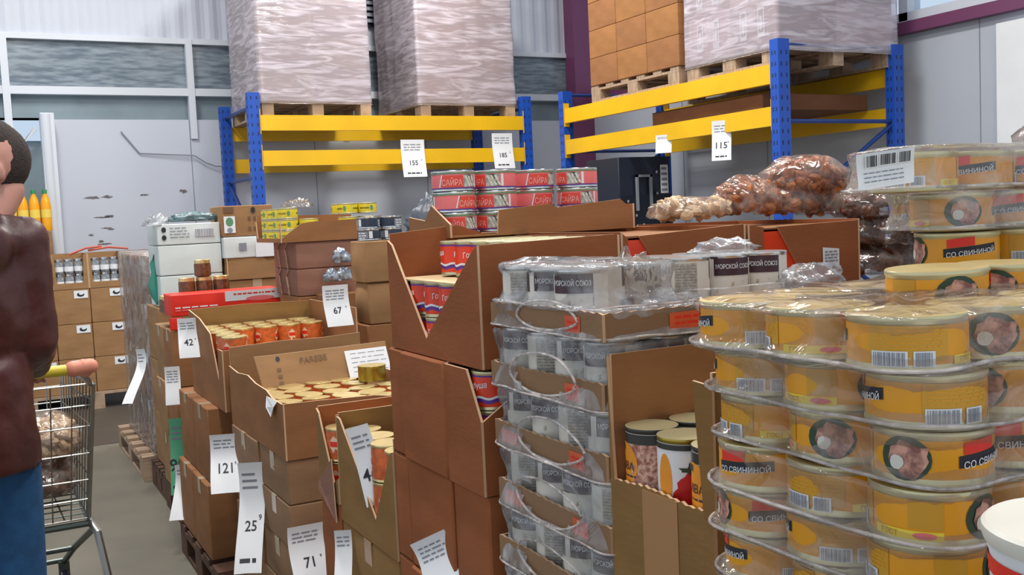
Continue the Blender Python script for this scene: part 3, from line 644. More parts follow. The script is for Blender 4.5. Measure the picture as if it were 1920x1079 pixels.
def crumple(label, c, r, seed, mt=FILMW, freq=9, sq=(1, 1, .6), spike=1.0, cat='plastic film', name='crumpled_film', group='loose crumpled film scraps'):
    n = 30; vs = []; c = Vector(c)
    for i in range(n//2+1):
        t_ = pi*i/(n//2)
        for j in range(n):
            d = Vector((sin(t_)*cos(2*pi*j/n), sin(t_)*sin(2*pi*j/n), cos(t_)))
            q = 1+spike*(.5*noise.noise(d*2.2+Vector((seed*3, 0, 0)))+.4*noise.noise(d*5+Vector((seed, 7, 0))))
            vs.append(Vector((d.x*r*sq[0]*q, d.y*r*sq[1]*q, max(d.z*r*sq[2]*q, -.3*r*sq[2]))))
    fs = [(i*n+j, (i+1)*n+j, (i+1)*n+(j+1) % n, i*n+(j+1) % n) for i in range(n//2) for j in range(n)]
    o = MB().add(vs, fs, mt).build(name, None, c, smooth=180); return tag(o, label, cat, group)
crumple('crumpled film scrap on the lids of the bare stew tins', (1.27, 1.53, 1.362), .036, 3, sq=(2.0, 1, .55), spike=.6)
crumple('twist of clear film lying in the gap of the top stew tray', (1.03, 1.37, 1.272), .05, 5, sq=(1.4, .8, .6))
crumple('standing fold of film between the two groups of stew tins', (1.035, 1.50, 1.31), .055, 8, FILM, sq=(.9, .6, 1.0))
crumple('loose film puffed up over the right end of the top stew tray', (1.33, 1.36, 1.300), .055, 11, FILMW, sq=(1.2, .8, .6), spike=.6)
for q in range(3): carton('brown carton under the film wrapped trays, %s from the floor' % ('first', 'second', 'third')[q], CX0, CY0, .145+.1575*q, .56, .36, .157, CB, group='cartons under the stew trays')
pallet('wooden pallet under the bean tins and stew trays', .76, 1.0-.02, 0, 1.1, .62, DWOOD)
# ------------------------------------------------------------------ D: carton of red salmon tins with the V cut
DX, DY, DZ = .80, 1.65, 1.166
vw = [(0, .228), (.022, .216), (.255, .036), (.425, .226), (.45, .236)]
open_box('large brown carton with a V cut showing red salmon tins', DX, DY, DZ, .31, .45, .232, CR, west=vw, south=[(0, .228), (.30, .234), (.31, .232)], north=[(0, .250), (.17, .262), (.24, .238), (.31, .236)])
MB().box(0, 0, 0, .22, .40, .003, CY).build('divider_sheet', thing('cardboard_divider', 'yellowish cardboard sheet between the layers of salmon tins', 'divider', (DX+.008, DY+.03, DZ+.1505)))
for L_ in range(3):
    for i in range(4):
        for j in range(6):
            if L_ < 2 and i > 0: continue
            if L_ == 2 and i == 0: continue
            if L_ == 2 and i == 1 and j == 5: continue
            z = DZ+.0055+.0738*L_-(.001 if L_ < 2 else -.004)
            put(SALM, (DX+.043+.0732*i, DY+.043+.0732*j, z), UP_FACE-.45+(j*.35 if L_ else j*.9), 'red salmon tin, %s layer, %s from aisle, %s from near end' % (('bottom', 'middle', 'top')[L_], ORD[i].replace('top', 'first'), ORD[j].replace('top', 'first')), 'red salmon tins in the V cut carton')
SG = 'red brown cartons below the salmon tins'
rows = [.93, .694, .458, .222]
for r_, z in enumerate(rows):
    jj = .006*(r_ % 2)
    nm = ('first', 'second', 'third', 'fourth')[r_]
    if r_ == 0:
        t = open_box('red brown carton with a corner cut away, just below the V cut carton', DX-.008, DY, z, .31, .155, .2345, CR, west=[(0, .14), (.055, .232), (.155, .232)], south=[(0, .14), (.15, .232), (.31, .232)], group=SG)
        b = MB()
        for i in range(2):
            put(SALM, (DX+.038+.0735*i, DY+.045, z+.156), UP_FACE-.5+i*.4, 'red salmon tin peeping from the cut corner below the V cut carton, %s one' % ('outer', 'inner')[i], 'red salmon tins in the cut corner')
            put(SALM, (DX+.038+.0735*i, DY+.045, z+.082), UP_FACE-.5+i*.4, 'lower red salmon tin behind the cut corner, %s one' % ('outer', 'inner')[i], 'red salmon tins in the cut corner')
            put(SALM, (DX+.038+.0735*i, DY+.045, z+.0075), UP_FACE-.5+i*.4, 'lowest red salmon tin behind the cut corner, %s one' % ('outer', 'inner')[i], 'red salmon tins in the cut corner')
    else: carton('red brown carton nearest the stew trays, %s row below the V cut' % nm, DX-.008+jj, DY, z, .31, .155, .235, CR, 0, None, group=SG, b=.002)
    carton('wide red brown middle carton, %s row below the V cut' % nm, DX-.012+jj, DY+.157, z, .31, .228, .235, CR, 0, None, group=SG, b=.002)
    carton('narrow red brown far end carton, %s row below the V cut' % nm, DX-.004, DY+.387, z, .31, .085, .235, CR, 0, None, group=SG, b=.002)
pallet('wooden pallet under the red brown salmon cartons', .80, 1.65, 0, 1.02, .46, DWOOD)
carton('flat brown carton on the pallet below the salmon cartons', DX, DY, .142, .31, .47, .079, CB, group=SG)
# ------------------------------------------------------------------ O: the two closed-side cartons behind, red tins showing at their cuts
for q, (x0, x1) in enumerate(((1.14, 1.462), (1.468, 1.80))):
    v = [(0, .234), (.012, .228), (.035, .19), (.15, .085), (.16, .085), (.0, .085)] if q == 0 else None
    w = x1-x0
    so = [(0, .232), (.02, .232), (.03, .212), (.13, .11), (.135, .232), (w, .238)] if q == 0 else [(0, .232), (.05, .232), (.06, .215), (.13, .12), (.14, .232), (w, .236)]
    # the cut is a slot: left edge upright, right edge sloping
    so = ([(0, .232), (.018, .222), (.018, .10), (.13, .10), (.045, .226), (w, .238)] if q == 0 else [(0, .234), (.045, .228), (.045, .15), (.155, .12), (.085, .228), (w, .232)])
    t = open_box('large brown carton behind the stew tins, %s' % ('left one with a red corner showing', 'right one with a small white sticker')[q], x0, 1.69, DZ, w, .42, .236, CR, south=so, north=[(0, .24), (w, .236)])
    MB().box(.006, .008, 0, w-.006, .41, .004, CB).build('top_flap', t, (0, 0, .222), (0, 0, 0), 0)
    b = MB(); fn = plane_fn((0, .012, 0), (1, 0, 0), (0, 0, 1), .001)
    b.box(.012 if q == 0 else .04, .006, .06, .14 if q == 0 else .16, .010, .218, SREDD); p_rect(b, plane_fn((0, .006, 0), (1, 0, 0), (0, 0, 1)), .02 if q == 0 else .05, .14, .055 if q == 0 else .08, .155, WHITE, 1, 2, .3); p_rect(b, plane_fn((0, .006, 0), (1, 0, 0), (0, 0, 1)), .018 if q == 0 else .05, .105, .07 if q == 0 else .1, .13, LPURP, 1, 2, .1); b.build('red_inner_sleeve', t, smooth=0)
    if q:
        b = MB(); fs_ = plane_fn((0, -.0006, 0), (1, 0, 0), (0, 0, 1)); p_rect(b, fs_, .215, .135, .265, .175, WHITE, 1, 2, -.1); p_lines(b, fs_, .221, .26, .166, .007, 4, GINK, .5); b.build('white_sticker', t, smooth=0)
for q, (x0, x1) in enumerate(((1.14, 1.462), (1.468, 1.80))):
    for z in range(4): carton('brown carton deep in the middle rows, %s column, %s from the floor' % (('left', 'right')[q], ('first', 'second', 'third', 'fourth')[z]), x0, 1.69, .145+.2551*z, x1-x0, .42, .255, CR, group='cartons deep behind the stew trays')
# ------------------------------------------------------------------ L: saury tins in their carton
LX, LY, LZ = .94, 2.13, 1.400
for j in range(3): 
    for i in range(4):
        if j == 0 and i > 1: pass
        x = .995+.1085*i+(.012 if i > 1 else 0)
        put(SAIRA, (x, 2.16+(.0 if i != 2 else .03), LZ+.008+.0485*j), radians(248)+(-.1, -1.05, .15, -1.2)[(i+j*2) % 4]+(.5 if j == 1 else 0), 'red saury tin, %s layer, %s from the left of the pile' % (('bottom', 'middle', 'top')[j], ORD[i].replace('top', 'first')), 'red saury tins piled high')
open_box('low torn brown carton holding the red saury tins', LX, 2.07, LZ, .50, .24, .06, CB, west=[(0, .03), (.1, .075), (.14, .04), (.24, .05)], south=[(0, .004), (.12, .004), (.125, .058), (.26, .068), (.28, .058), (.46, .072), (.5, .045)], north=[(0, .02), (.5, .02)], group=None)
for z in range(5): carton('brown carton under the red saury tins, %s from the floor' % ('first', 'second', 'third', 'fourth', 'fifth')[z], .97, 2.135, .145+.2508*z, .53, .35, .25, CB, group='cartons under the saury tins')
# dark plastic bag slumped behind
crumple('slumped dark grey plastic bag left of the red saury tins', S(812, 425, y=2.42), .055, 4, mat('grey_bag', (.13, .15, .18), .35), sq=(1.2, .8, 1.2), spike=.8, cat='bag', name='plastic_bag', group=None)
# ------------------------------------------------------------------ E: olive cartons with orange tins, V cut
open_box('olive brown carton with a V cut and a price sheet tucked inside', .80, 2.14, .665, .165, .40, .285, CO, west=[(0, .255), (.015, .25), (.135, .065), (.375, .272), (.40, .275)])
open_box('narrow olive carton with orange tins showing, beyond the V cut olive one', .80, 2.555, .70, .30, .165, .24, CO, west=[(0, .07), (.04, .05), (.145, .225), (.165, .235)], mi=CR)
b = thing('torn_flap', 'torn cardboard flap hanging from the narrow olive carton', 'cardboard flap', (.795, 2.60, .72)); MB().prism([(0, -.035, -.07), (0, -.02, .10), (0, .10, .02), (-.004, .10, -.005)], (-.003, 0, 0), CP, CE).build('flap', b, smooth=0)
for j in range(4): put(OST, (.852, 2.195+.0955*j, .82), UP_FACE-j, 'gold lidded orange tin in the V cut olive carton, %s from the near end' % ORD[j].replace('top', 'first'), 'orange tins in the olive cartons'); put(OST, (.852, 2.195+.0955*j, .728), UP_FACE-j*2, 'lower orange tin in the V cut olive carton, %s from the near end' % ORD[j].replace('top', 'first'), 'orange tins in the olive cartons')
for i in range(3):
    for q in range(2): put(OST, (.853+.097*i, 2.655, .706+.0925*q), UP_FACE-i, 'orange tin in the narrow olive carton, %s layer, %s from the aisle' % (('lower', 'upper')[q], ORD[i].replace('top', 'first')), 'orange tins in the olive cartons')
for q in range(2):
    carton('olive brown carton under the V cut olive carton, %s down' % ('first', 'second')[q], .80, 2.14, .403-.2585*q, .165, .40, .2605-.002*q, CO, tape='x', tmat=TAPE, group='cartons under the olive cartons')
    carton('red brown carton under the narrow olive carton, %s down' % ('first', 'second')[q], .80, 2.555, .423-.278*q, .30, .165, .277, CR, tape=None, group='cartons under the olive cartons')
pallet('wooden pallet under the olive cartons and saury tins', .80, 2.13, 0, .8, .62, DWOOD)
# ------------------------------------------------------------------ F: wide open carton with gold lids
FX, FY, FZ = .80, 3.07, .715
open_box('wide open brown carton of gold lidded tins beside the aisle', FX, FY, FZ, .52, .74, .178, CB,
         west=[(0, .178), (.02, .176), (.13, .18), (.2, .196), (.34, .200), (.45, .215), (.6, .205), (.74, .215)],
         south=[(0, .178), (.12, .176), (.3, .170), (.36, .160), (.37, .172), (.52, .17)], north=[(0, .283), (.2, .29), (.36, .287), (.52, .292)], mi=CT)
a, b_, c_, d_ = S(476, 670, y=3.62), S(722, 640, y=3.62), S(738, 722, y=3.55), S(497, 742, y=3.55)
t = thing('inner_flap', 'upright carton flap with faint printed letters and a white label', 'cardboard flap', (0, 0, 0))
MB().prism([d_, c_, b_, a+Vector((.06, 0, .0)), a], (0, .004, 0), CT, CE).build('flap', t, smooth=0)
k = MB(); u = (b_-a).normalized(); v = (a-d_); v = (v-u*v.dot(u)).normalized(); fn = plane_fn(d_, u, v)
L_ = (b_-a).length; p_text(k, fn, 'PAREBE', L_*.40, .115, .022, BINK, None, .03, 1); p_disc(k, fn, L_*.14, .13, .008, .010, INK, 1, 8); 
for i in range(3): p_rect(k, fn, L_*.12, .03+.026*i, L_*.15, .042+.026*i, BINK, 1, 1)
p_rect(k, fn, L_*.64, .018, L_*.97, .128, WHITE, 1, 2, .0); p_lines(k, fn, L_*.68, L_*.95, .115, .018, 5, GINK, .12)
k.build('print', t, smooth=0)
rr = random.Random(5)
for i in range(5):
    for j in range(5):
        if (i, j) in ((4, 3), (4, 4)): continue
        put(OST, (FX+.056+.0985*i, FY+.06+.1*j, FZ+.066+.004*rr.random()), (rr.uniform(-.05, .05), rr.uniform(-.05, .05), rr.uniform(0, 6)), 'gold lidded tin lying in the wide open carton, %s from aisle, %s row' % (ORD[i].replace('top', 'first'), ORD[j].replace('top', 'first')), 'gold lidded tins in the wide open carton')
MB().box(.006, .006, 0, .514, .734, .059, CT).build('packing_layer', thing('cardboard_layer', 'cardboard layer under the gold lidded tins in the wide carton', 'divider', (FX, FY, FZ+.0045)), smooth=0)
BARE = tin('bare_tin', 'x', 'tin', .05, .055, GOLD, OGOLD, lambda L, fn, r, h: None, OGOLD)
p = S(699, 728, y=3.42); put(BARE, (p.x, p.y, FZ+.161), 0, 'large olive gold tin without a label standing on the other lids', 'unlabelled tins'); 
t = thing('torn_flap', 'pale torn flap bent over the edge of the wide open carton', 'cardboard flap', (FX-.002, FY+.10, FZ+.18))
MB().prism([(0, -.05, 0), (0, .08, 0), (-.012, .05, -.03), (-.01, .0, -.055), (-.008, -.03, -.02)], (-.002, 0, 0), WHITE, CE).build('flap', t, smooth=0)
for q in range(4):
    z = .1445+.1425*q; nm = ORD[3-q].replace('top', 'first')
    carton('dark brown carton with its front to the viewer, %s below the wide open one' % nm, FX+.002*(q % 2), FY+.004, z, .25, .35, .1425, CG, 0, 'x', CTAPE, 'cartons below the wide open carton', .003)
    carton('dark brown carton right of the price sheets, %s below the wide open one' % nm, FX+.258, FY+.006*(q % 2), z, .262, .35, .1425, CD, 0, None, CTAPE, 'cartons below the wide open carton', .003)
    carton('greyish carton further along the aisle, %s below the wide open one' % nm, FX-.006*(q % 2), FY+.36, z, .52, .375, .1425, CG, 0, 'x', CTAPE, 'cartons below the wide open carton', .004)
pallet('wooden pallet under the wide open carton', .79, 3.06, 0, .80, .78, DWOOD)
# ------------------------------------------------------------------ G: open carton with stacked orange tins
GX, GY, GZ = .79, 3.87, .745
open_box('tall open carton with orange tins stacked in three layers', GX, GY, GZ, .54, .63, .355, CB, west=[(0, .235), (.07, .235), (.085, .11), (.20, .285), (.40, .33), (.63, .352)], south=[(0, .235), (.54, .24)], north=[(0, .352), (.25, .358), (.54, .350)], mi=CO)
for q in range(3):
    for i in range(5):
        for j in range(6):
            if not ((i == 0 and j < 4) or (q == 2 and j > 2) or (q == 1 and j < 3)): continue
            put(OST, (GX+.062+.099*i, GY+.058+.1*j, GZ+.0055+.0925*q), UP_FACE-i-j*.8, 'orange tin in the tall open carton, %s layer, %s from aisle, %s row' % (('bottom', 'middle', 'top')[q], ORD[i].replace('top', 'first'), ORD[j].replace('top', 'first')), 'orange tins in the tall open carton')
for q in range(2):
    for e in range(2): carton('brown carton bulging into the aisle below the orange tins, %s, %s one' % (('lower', 'upper')[q], ('near', 'far')[e]), .725+.02*q, 4.0+.31*e, .1445+.300*q, .56, .305, .300, CB, group='cartons below the tall open carton', tape='x', b=.006)
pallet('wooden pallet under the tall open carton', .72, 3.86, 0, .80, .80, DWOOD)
# ------------------------------------------------------------------ H: red cartons and jars
for q in range(3):
    for e in range(2): carton('brown carton below the red cartons, %s row, %s end' % (('bottom', 'middle', 'upper')[q], ('near', 'far')[e]), .79-.01*e*(q % 2), 4.98+.26*e, .1445+.2735*q, .52, .255, .2735, (CB, CT)[e], group='cartons below the red cartons', tape='x')
def redp(k, sx, sy, sz):
    fn = south(sx, sy, sz, .003); p_rect(k, fn, -.01, .055, sx/2-.002, sz-.002, WHITE, 1, 4); p_rect(k, fn, -.01, .004, sx/2-.002, .05, RED, 1, 4); p_lines(k, fn, .03, sx/2-.03, sz*.86, .012, 1, RED, .6); p_disc(k, fn, sx*.3, sz*.58, .07, .012, PINK, 2)
    p_lines(k, fn, -sx/2+.02, -.03, sz*.42, .02, 1, WHITE, .3); p_lines(k, fn, -sx/2+.02, -.03, sz*.30, .02, 1, PINK, .3)
carton('long red carton with a white panel lying across the brown ones', .795, 4.98, 1.030, .53, .20, .105, RED, name='red_carton', prints=redp, tape=None, group='red cartons')
carton('small red and white carton end showing under the long red one', .785, 4.972, .9665, .06, .008, .062, RED, name='red_carton', tape=None, group=None, b=.001, gap=.0005)
jp = thing('brown_jar', 'x', 'jar', (0, 0, -9))
MB().lathe([(.034, 0), (.041, .004), (.041, .060), (.036, .070), (.036, .074)], mat('brown_jar_glass', (.17, .06, .02), .15, 0, .5, 60), 20).build('glass', jp); MB().lathe([(.038, .066), (.038, .082), (.035, .084)], GOLD, 20).build('lid', jp)
PROTO += (jp, BARE)
for q in range(2):
    for i in range(6):
        for j in range(3):
            if q and (i < 1 or i > 3 or j): continue
            if i > 4 or j > 1: continue
            put(jp, (.835+.084*i, 5.225+.084*j, 1.031+.086*q), i, 'small brown glass jar behind the red carton, %s layer, %s from aisle, %s row' % (('lower', 'upper')[q], ORD[i].replace('top', 'first'), ORD[j].replace('top', 'first')), 'brown glass jars behind the red carton')
put(jp, (1.00, 5.225, 1.203), 0, 'brown glass jar standing highest, against the white cartons', 'single jars')
pallet('wooden pallet under the red cartons', .79, 4.94, 0, .8, .56, DWOOD)
# ------------------------------------------------------------------ I: white cartons
for q in range(3): carton('brown carton hidden under the white cartons, %s from floor' % ('first', 'second', 'third')[q], .83, 5.62, .1445+.2951*q, .36, .40, .295, CT, group='cartons under the white cartons')
def wpr(n):
    def f(k, sx, sy, sz):
        fn = south(sx, sy, sz, .004)
        if n == 0: p_bar(k, fn, .03, sz*.35, .13, sz*.7, 3, GINK); p_lines(k, fn, -.10, .0, sz*.8, .016, 4, GINK, .3); p_disc(k, fn, -.13, sz*.72, .012, .014, INK, 1); p_disc(k, fn, -.13, sz*.35, .012, .014, INK, 1)
        if n == 2: p_bar(k, fn, -.07, sz*.1, -.02, sz*.3, 5, GINK); p_disc(k, fn, .14, sz*.55, .018, .022, GINK, 1)
    return f
for q, (z, h) in enumerate(((1.362, .112), (1.200, .160), (1.030, .168))): carton('white carton beside the hanging green bag, %s of three' % ('top', 'middle', 'bottom')[q], .85, 5.60, z, .33, .36, h, WC, tape=None, name='white_carton', prints=wpr(q), group='white cartons')
crumple('bluish plastic bundle lying on top of the white cartons', (1.06, 5.70, 1.495), .085, 14, mat('blue_green_bundle', (.17, .26, .28), .3, 0, .5, 40), sq=(1.5, 1, .45), spike=.6, cat='plastic bundle', name='plastic_bundle', group=None)
crumple('ragged white film sticking out left of the white cartons', (.86, 5.66, 1.48), .06, 17, FILMW, sq=(1, 1, .7), group='loose crumpled film scraps')
g = S(287, 520, x=.835); b = MB(); b.tube([(g.x+.02, g.y, g.z+.12), (g.x+.01, g.y+.01, g.z+.07), (g.x+.008, g.y, g.z+.02), (g.x, g.y, g.z-.04), (g.x+.006, g.y, g.z-.10), (g.x+.01, g.y-.01, g.z-.15)], [.012, .022, .016, .028, .024, .006], MINT, 7)
tag(b.build('green_bag'), 'crumpled mint green plastic bag hanging on the white cartons', 'bag')
# ------------------------------------------------------------------ far end of the row: wrapped cartons
for e in range(3):
    for q in range(4): carton('greyish wrapped carton at the far end of the row, %s column, %s row' % (('near', 'middle', 'far')[e], ('bottom', 'second', 'third', 'top')[q]), .845+.008*((q+e) % 2), 6.12+.36*e, .1445+.289*q, .45, .355, .289, (CG, CP, CT)[(q+e) % 3], group='wrapped cartons at the far end of the row', tape='x', tmat=WHITE)
film('clear stretch wrap round the cartons at the far end of the row', .835, 6.10, 1.31, 7.21, .145, 1.31, .02, 70, FILMW, .010, .0, True, 0, freq=3, name='stretch_wrap', group=None)
pallet('pale wooden pallet under the farthest wrapped cartons', .76, 6.1, 0, .8, 1.14, WOOD)
pallet('wooden pallet under the white cartons', .80, 5.56, 0, .82, .48, DWOOD)
# ------------------------------------------------------------------ I2: odd cartons right of the white ones
x0 = S(418, 450, y=5.56).x
for q in range(4): carton('brown carton under the icon printed tan carton, %s from floor' % ORD[q].replace('top', 'first'), x0, 5.56, .1445+.2525*q, .34, .36, .2525, CT, group='cartons under the printed tan carton')
open_box('opened pale brown carton with torn flaps right of the white cartons', x0+.01, 5.55, 1.156, .33, .33, .115, CT, south=[(0, .10), (.2, .115), (.22, .09), (.33, .1)], group=None)
MB().box(.01, .01, .06, .32, .32, .116, CT).build('inner_carton', bpy.data.objects[[o.name for o in bpy.data.objects if o.get('label', '').startswith('opened pale')][0]], smooth=0)
carton('pale green white carton with a small printed square', x0, 5.55, 1.273, .34, .33, .115, WC, tape=None, name='white_carton', prints=lambda k, sx, sy, sz: (p_rect(k, south(sx, sy, sz), -.09, .04, -.05, .08, GINK, 1, 2), p_rect(k, south(sx, sy, sz), -.0, .0, sx/2, .1, WHITE, 1, 2)), group=None)
def icons(k, sx, sy, sz):
    fn = south(sx, sy, sz)
    for i in range(3):
        for j in range(2): p_rect(k, fn, .0+.03*i, .03+.055*j, .014+.03*i, .05+.055*j, BINK, 1, 1)
    p_disc(k, fn, .03, .14, .012, .016, INK, 2); p_rect(k, fn, -.13, .02, -.07, .11, WHITE, 1, 2); p_disc(k, fn, -.10, .08, .02, .024, GRN, 2); p_disc(k, fn, -.10, .035, .015, .014, TEAL, 2); p_rect(k, fn, -.13, .13, -.075, .16, BINK, 1, 2)
x1 = S(406, 420, y=5.55).x
carton('tan carton printed with dark icons, behind the white cartons', x1+.03, 5.56, 1.39, .28, .3, .168, CT, tape=None, prints=icons, group=None)
# ------------------------------------------------------------------ J: strapped cartons with the yellow tin tray
JX, JY = 1.305, 4.60
for q in range(4): carton('plain carton under the strapped cartons, %s from floor' % ORD[q].replace('top', 'first'), JX, JY, .1445+.2405*q, .50, .34, .2405, CB, group='cartons under the strapped cartons')
def jpr(q):
    def f(k, sx, sy, sz):
        fn = south(sx, sy, sz); p_rect(k, fn, .02, sz*.45, sx/2-.01, sz*.9, WHITE, 1, 2); p_lines(k, fn, .03, .11, sz*.84, .014, 1, GINK, .4); p_disc(k, fn, .10, sz*.62, .04, .014, LPURP if q else GINK, 2, 12, .7, 3)
    return f
for q in range(2):
    t = carton('pinkish brown strapped carton with a white label, %s one' % ('lower', 'upper')[q], JX, JY, 1.107+.127*q, .50, .40, .1265, CP, tape=None, prints=jpr(q), group='strapped cartons')
    b = MB()
    for y in (-.06, .07): b.tube([(-.254, y, .002), (-.260, y-.012, .04), (-.260, y+.01, .09), (-.252, y, .124)], .004, CE, 6)
    b.build('strap', t)
open_box('shallow brown carton of yellow tins on the strapped cartons', JX-.07, JY-.01, 1.3605, .50, .45, .105, CB, west=[(0, .10), (.015, .02), (.43, .02), (.45, .10)], south=[(0, .02), (.02, .03), (.10, .085), (.14, .09), (.50, .098)], north=[(0, .13), (.50, .12)])
for i in range(4):
    for j in range(4):
        for q in range(3):
            if i and q < 2 and j: continue
            if i == 1 and q == 2: continue
            if i and j > 1 and q == 2: continue
            put(YT, (JX-.018+.0965*i+(.10 if i > 1 else 0), JY+.045+.0975*j, 1.3660+.0515*q+(.0 if i < 2 else .012*(q == 2))), UP_FACE-i*1.3-j, 'yellow tin in the shallow carton, %s layer, %s from left, %s row' % (('bottom', 'middle', 'top')[q], ORD[i].replace('top', 'first'), ORD[j].replace('top', 'first')), 'yellow tins in the shallow carton')
crumple('clear film heaped on the yellow tins', (JX+.07, JY+.16, 1.53), .05, 21, FILM, sq=(1.3, 1, .6))
foil = mat('foil_pouch', (.62, .66, .70), .28, .6, 0, 40, (.2, .24, .3))
for q, (px, py, r_) in enumerate(((640, 486, .045), (622, 522, .04), (645, 520, .04))):
    crumple('silver foil pouch in front of the strapped cartons, %s one' % ('upper', 'lower left', 'lower right')[q], S(px, py, y=4.52), r_, 31+q, foil, sq=(.9, .5, 1.1), spike=.7, cat='pouch', name='foil_pouch', group='silver foil pouches')
MB().box(0, 0, 0, .20, .12, S(620, 540, y=4.52).z-.03-.1425, CB).build('body', thing('cardboard_carton', 'tall carton carrying the silver foil pouches', 'carton', (S(606, 540, y=4.48).x, 4.475, .1425)), smooth=0)
pallet('wooden pallet under the strapped cartons', 1.32, 4.46, 0, .8, .46, DWOOD)
# ------------------------------------------------------------------ K: tan cartons with the dark tins
KX = S(657, 457, y=4.10).x
for q in range(3): carton('brown carton under the creased tan cartons, %s from floor' % ORD[q].replace('top', 'first'), KX, 3.95, .1445+.2905*q, .30, .20, .290, CB, group='cartons under the tan cartons')
carton('creased tan carton taped down its front, upper one', KX, 3.94, 1.190, .30, .17, .172, CT, tape='y', group='creased tan cartons', b=.010)
carton('creased tan carton taped down its front, lower one', KX+.012, 3.95, 1.0165, .30, .17, .172, CT, tape='y', group='creased tan cartons', b=.012)
for i in range(4):
    for q in range(2):
        if i == 2 or (i == 3 and q == 0 and False): continue
        put(DT, (KX+.055+.098*i, 4.02, 1.3625+.0495*q-(0 if i < 2 else 0)), UP_FACE-.1-i*.6-q, 'dark blue tin on the creased tan cartons, %s layer, %s from left' % (('lower', 'upper')[q], ORD[i].replace('top', 'first')), 'dark blue tins on the tan cartons')
pallet('wooden pallet under the tan cartons', KX, 3.93, 0, .7, .45, DWOOD)
# ------------------------------------------------------------------ N: bags of gingerbread
def bag(label, c, r, seed, cm=COOK, sq=(1.3, 1, .7), n=90, group='clear bags of gingerbread', rs=.017):
    t = thing('gingerbread_bag', label, 'bag', c, 0, group); rr = random.Random(seed); g = MB()
    for i in range(n):
        a = rr.uniform(0, 2*pi); q = rr.uniform(.35, .86)**.6; zz = rr.uniform(-.25, .80)
        k = math.sqrt(max(.05, 1-zz*zz)); p = (r*sq[0]*q*k*cos(a), r*sq[1]*q*k*sin(a), r*sq[2]*zz*.92)
        R_ = Matrix.Rotation(rr.uniform(0, 3), 3, (rr.random(), rr.random(), .3)); g.ell(p, (rs*rr.uniform(.8, 1.3), rs, rs*.6), cm, 8, R_)
    g.build('gingerbread', t)['kind'] = 'stuff'
    n_ = 26; vs = []
    for i in range(n_//2+1):
        t_ = pi*i/(n_//2)
        for j in range(n_):
            d = Vector((sin(t_)*cos(2*pi*j/n_), sin(t_)*sin(2*pi*j/n_), cos(t_)))
            q = 1.04+.16*noise.noise(d*2.5+Vector((seed*3, 0, 0)))+.10*abs(noise.noise(d*7+Vector((seed, 7, 0))))
            vs.append((d.x*r*sq[0]*q, d.y*r*sq[1]*q, max(d.z*r*sq[2]*q, -.32*r*sq[2])))
    fs = [(i*n_+j, (i+1)*n_+j, (i+1)*n_+(j+1) % n_, i*n_+(j+1) % n_) for i in range(n_//2) for j in range(n_)]
    MB().add(vs, fs, FILM).build('bag_film', t, smooth=180); return t
z0 = 1.405
def bagp(label, px, py, y, r, seed, **k): p = S(px, py, y=y); return bag(label, (p.x, p.y, max(p.z, z0+.02) if k.pop('rest', True) else p.z), r, seed, **k)
bagp('clear bag of light brown gingerbread at the left end of the heap', 1400, 382, 1.93, .085, 3, sq=(1.0, .9, .75))
bagp('clear bag of orange brown gingerbread in the middle of the heap', 1480, 384, 1.96, .09, 4, sq=(1.1, .9, .75))
bagp('clear bag of dark gingerbread at the right end of the heap', 1562, 384, 1.93, .095, 5, COOKD and None or COOK, sq=(1.0, .9, .75)) if False else bagp('clear bag of dark gingerbread at the right end of the heap', 1562, 384, 1.93, .095, 5, cm=COOK, sq=(1.0, .9, .75))
bagp('topmost shiny bag of gingerbread lying across the others', 1512, 340, 1.95, .105, 6, sq=(1.2, .9, .62), rest=False)
bagp('low bag of pale biscuits left of the gingerbread heap', 1300, 398, 1.95, .085, 7, cm=COOKP, sq=(1.3, 1, .42))
for q in range(4): carton('brown carton under the dark gingerbread bags, %s from floor' % ORD[q].replace('top', 'first'), 1.83, 1.69, .1445+.257*q, .45, .45, .257, CB, group='cartons under the dark gingerbread bags')
for q, (px, py, l) in enumerate(((1650, 495, 'lowest'), (1655, 440, 'middle'), (1650, 390, 'upper'))): bagp('bag of very dark gingerbread right of the stickered carton, %s one' % l, px, py, 1.80, .095, 9+q, cm=COOKD, sq=(1.3, 1, .62), rest=False, group='bags of dark gingerbread')
for q in range(5): carton('brown carton behind the golden tin packs, %s from floor' % ORD[q].replace('top', 'first'), 1.74, .96, .1445+.2702*q, .50, .45, .270, CG, group='cartons behind the golden tin packs')
pallet('wooden pallet behind the golden tin packs', 1.87, 1.69, 0, .6, .46, DWOOD)
pallet('wooden pallet under the cartons behind the golden tin packs', 1.515, 1.02-.9, 0, .8, .85, DWOOD) if False else None
bag('bag of dark biscuits seen over the topmost pack, left one', (1.83, 1.16, 1.545), .10, 15, COOKD, (1.5, 1, .5), group='bags of dark biscuits at the upper right')
bag('bag of dark biscuits seen over the topmost pack, right one', (2.05, 1.12, 1.55), .10, 16, COOKD, (1.2, 1, .6), group='bags of dark biscuits at the upper right')
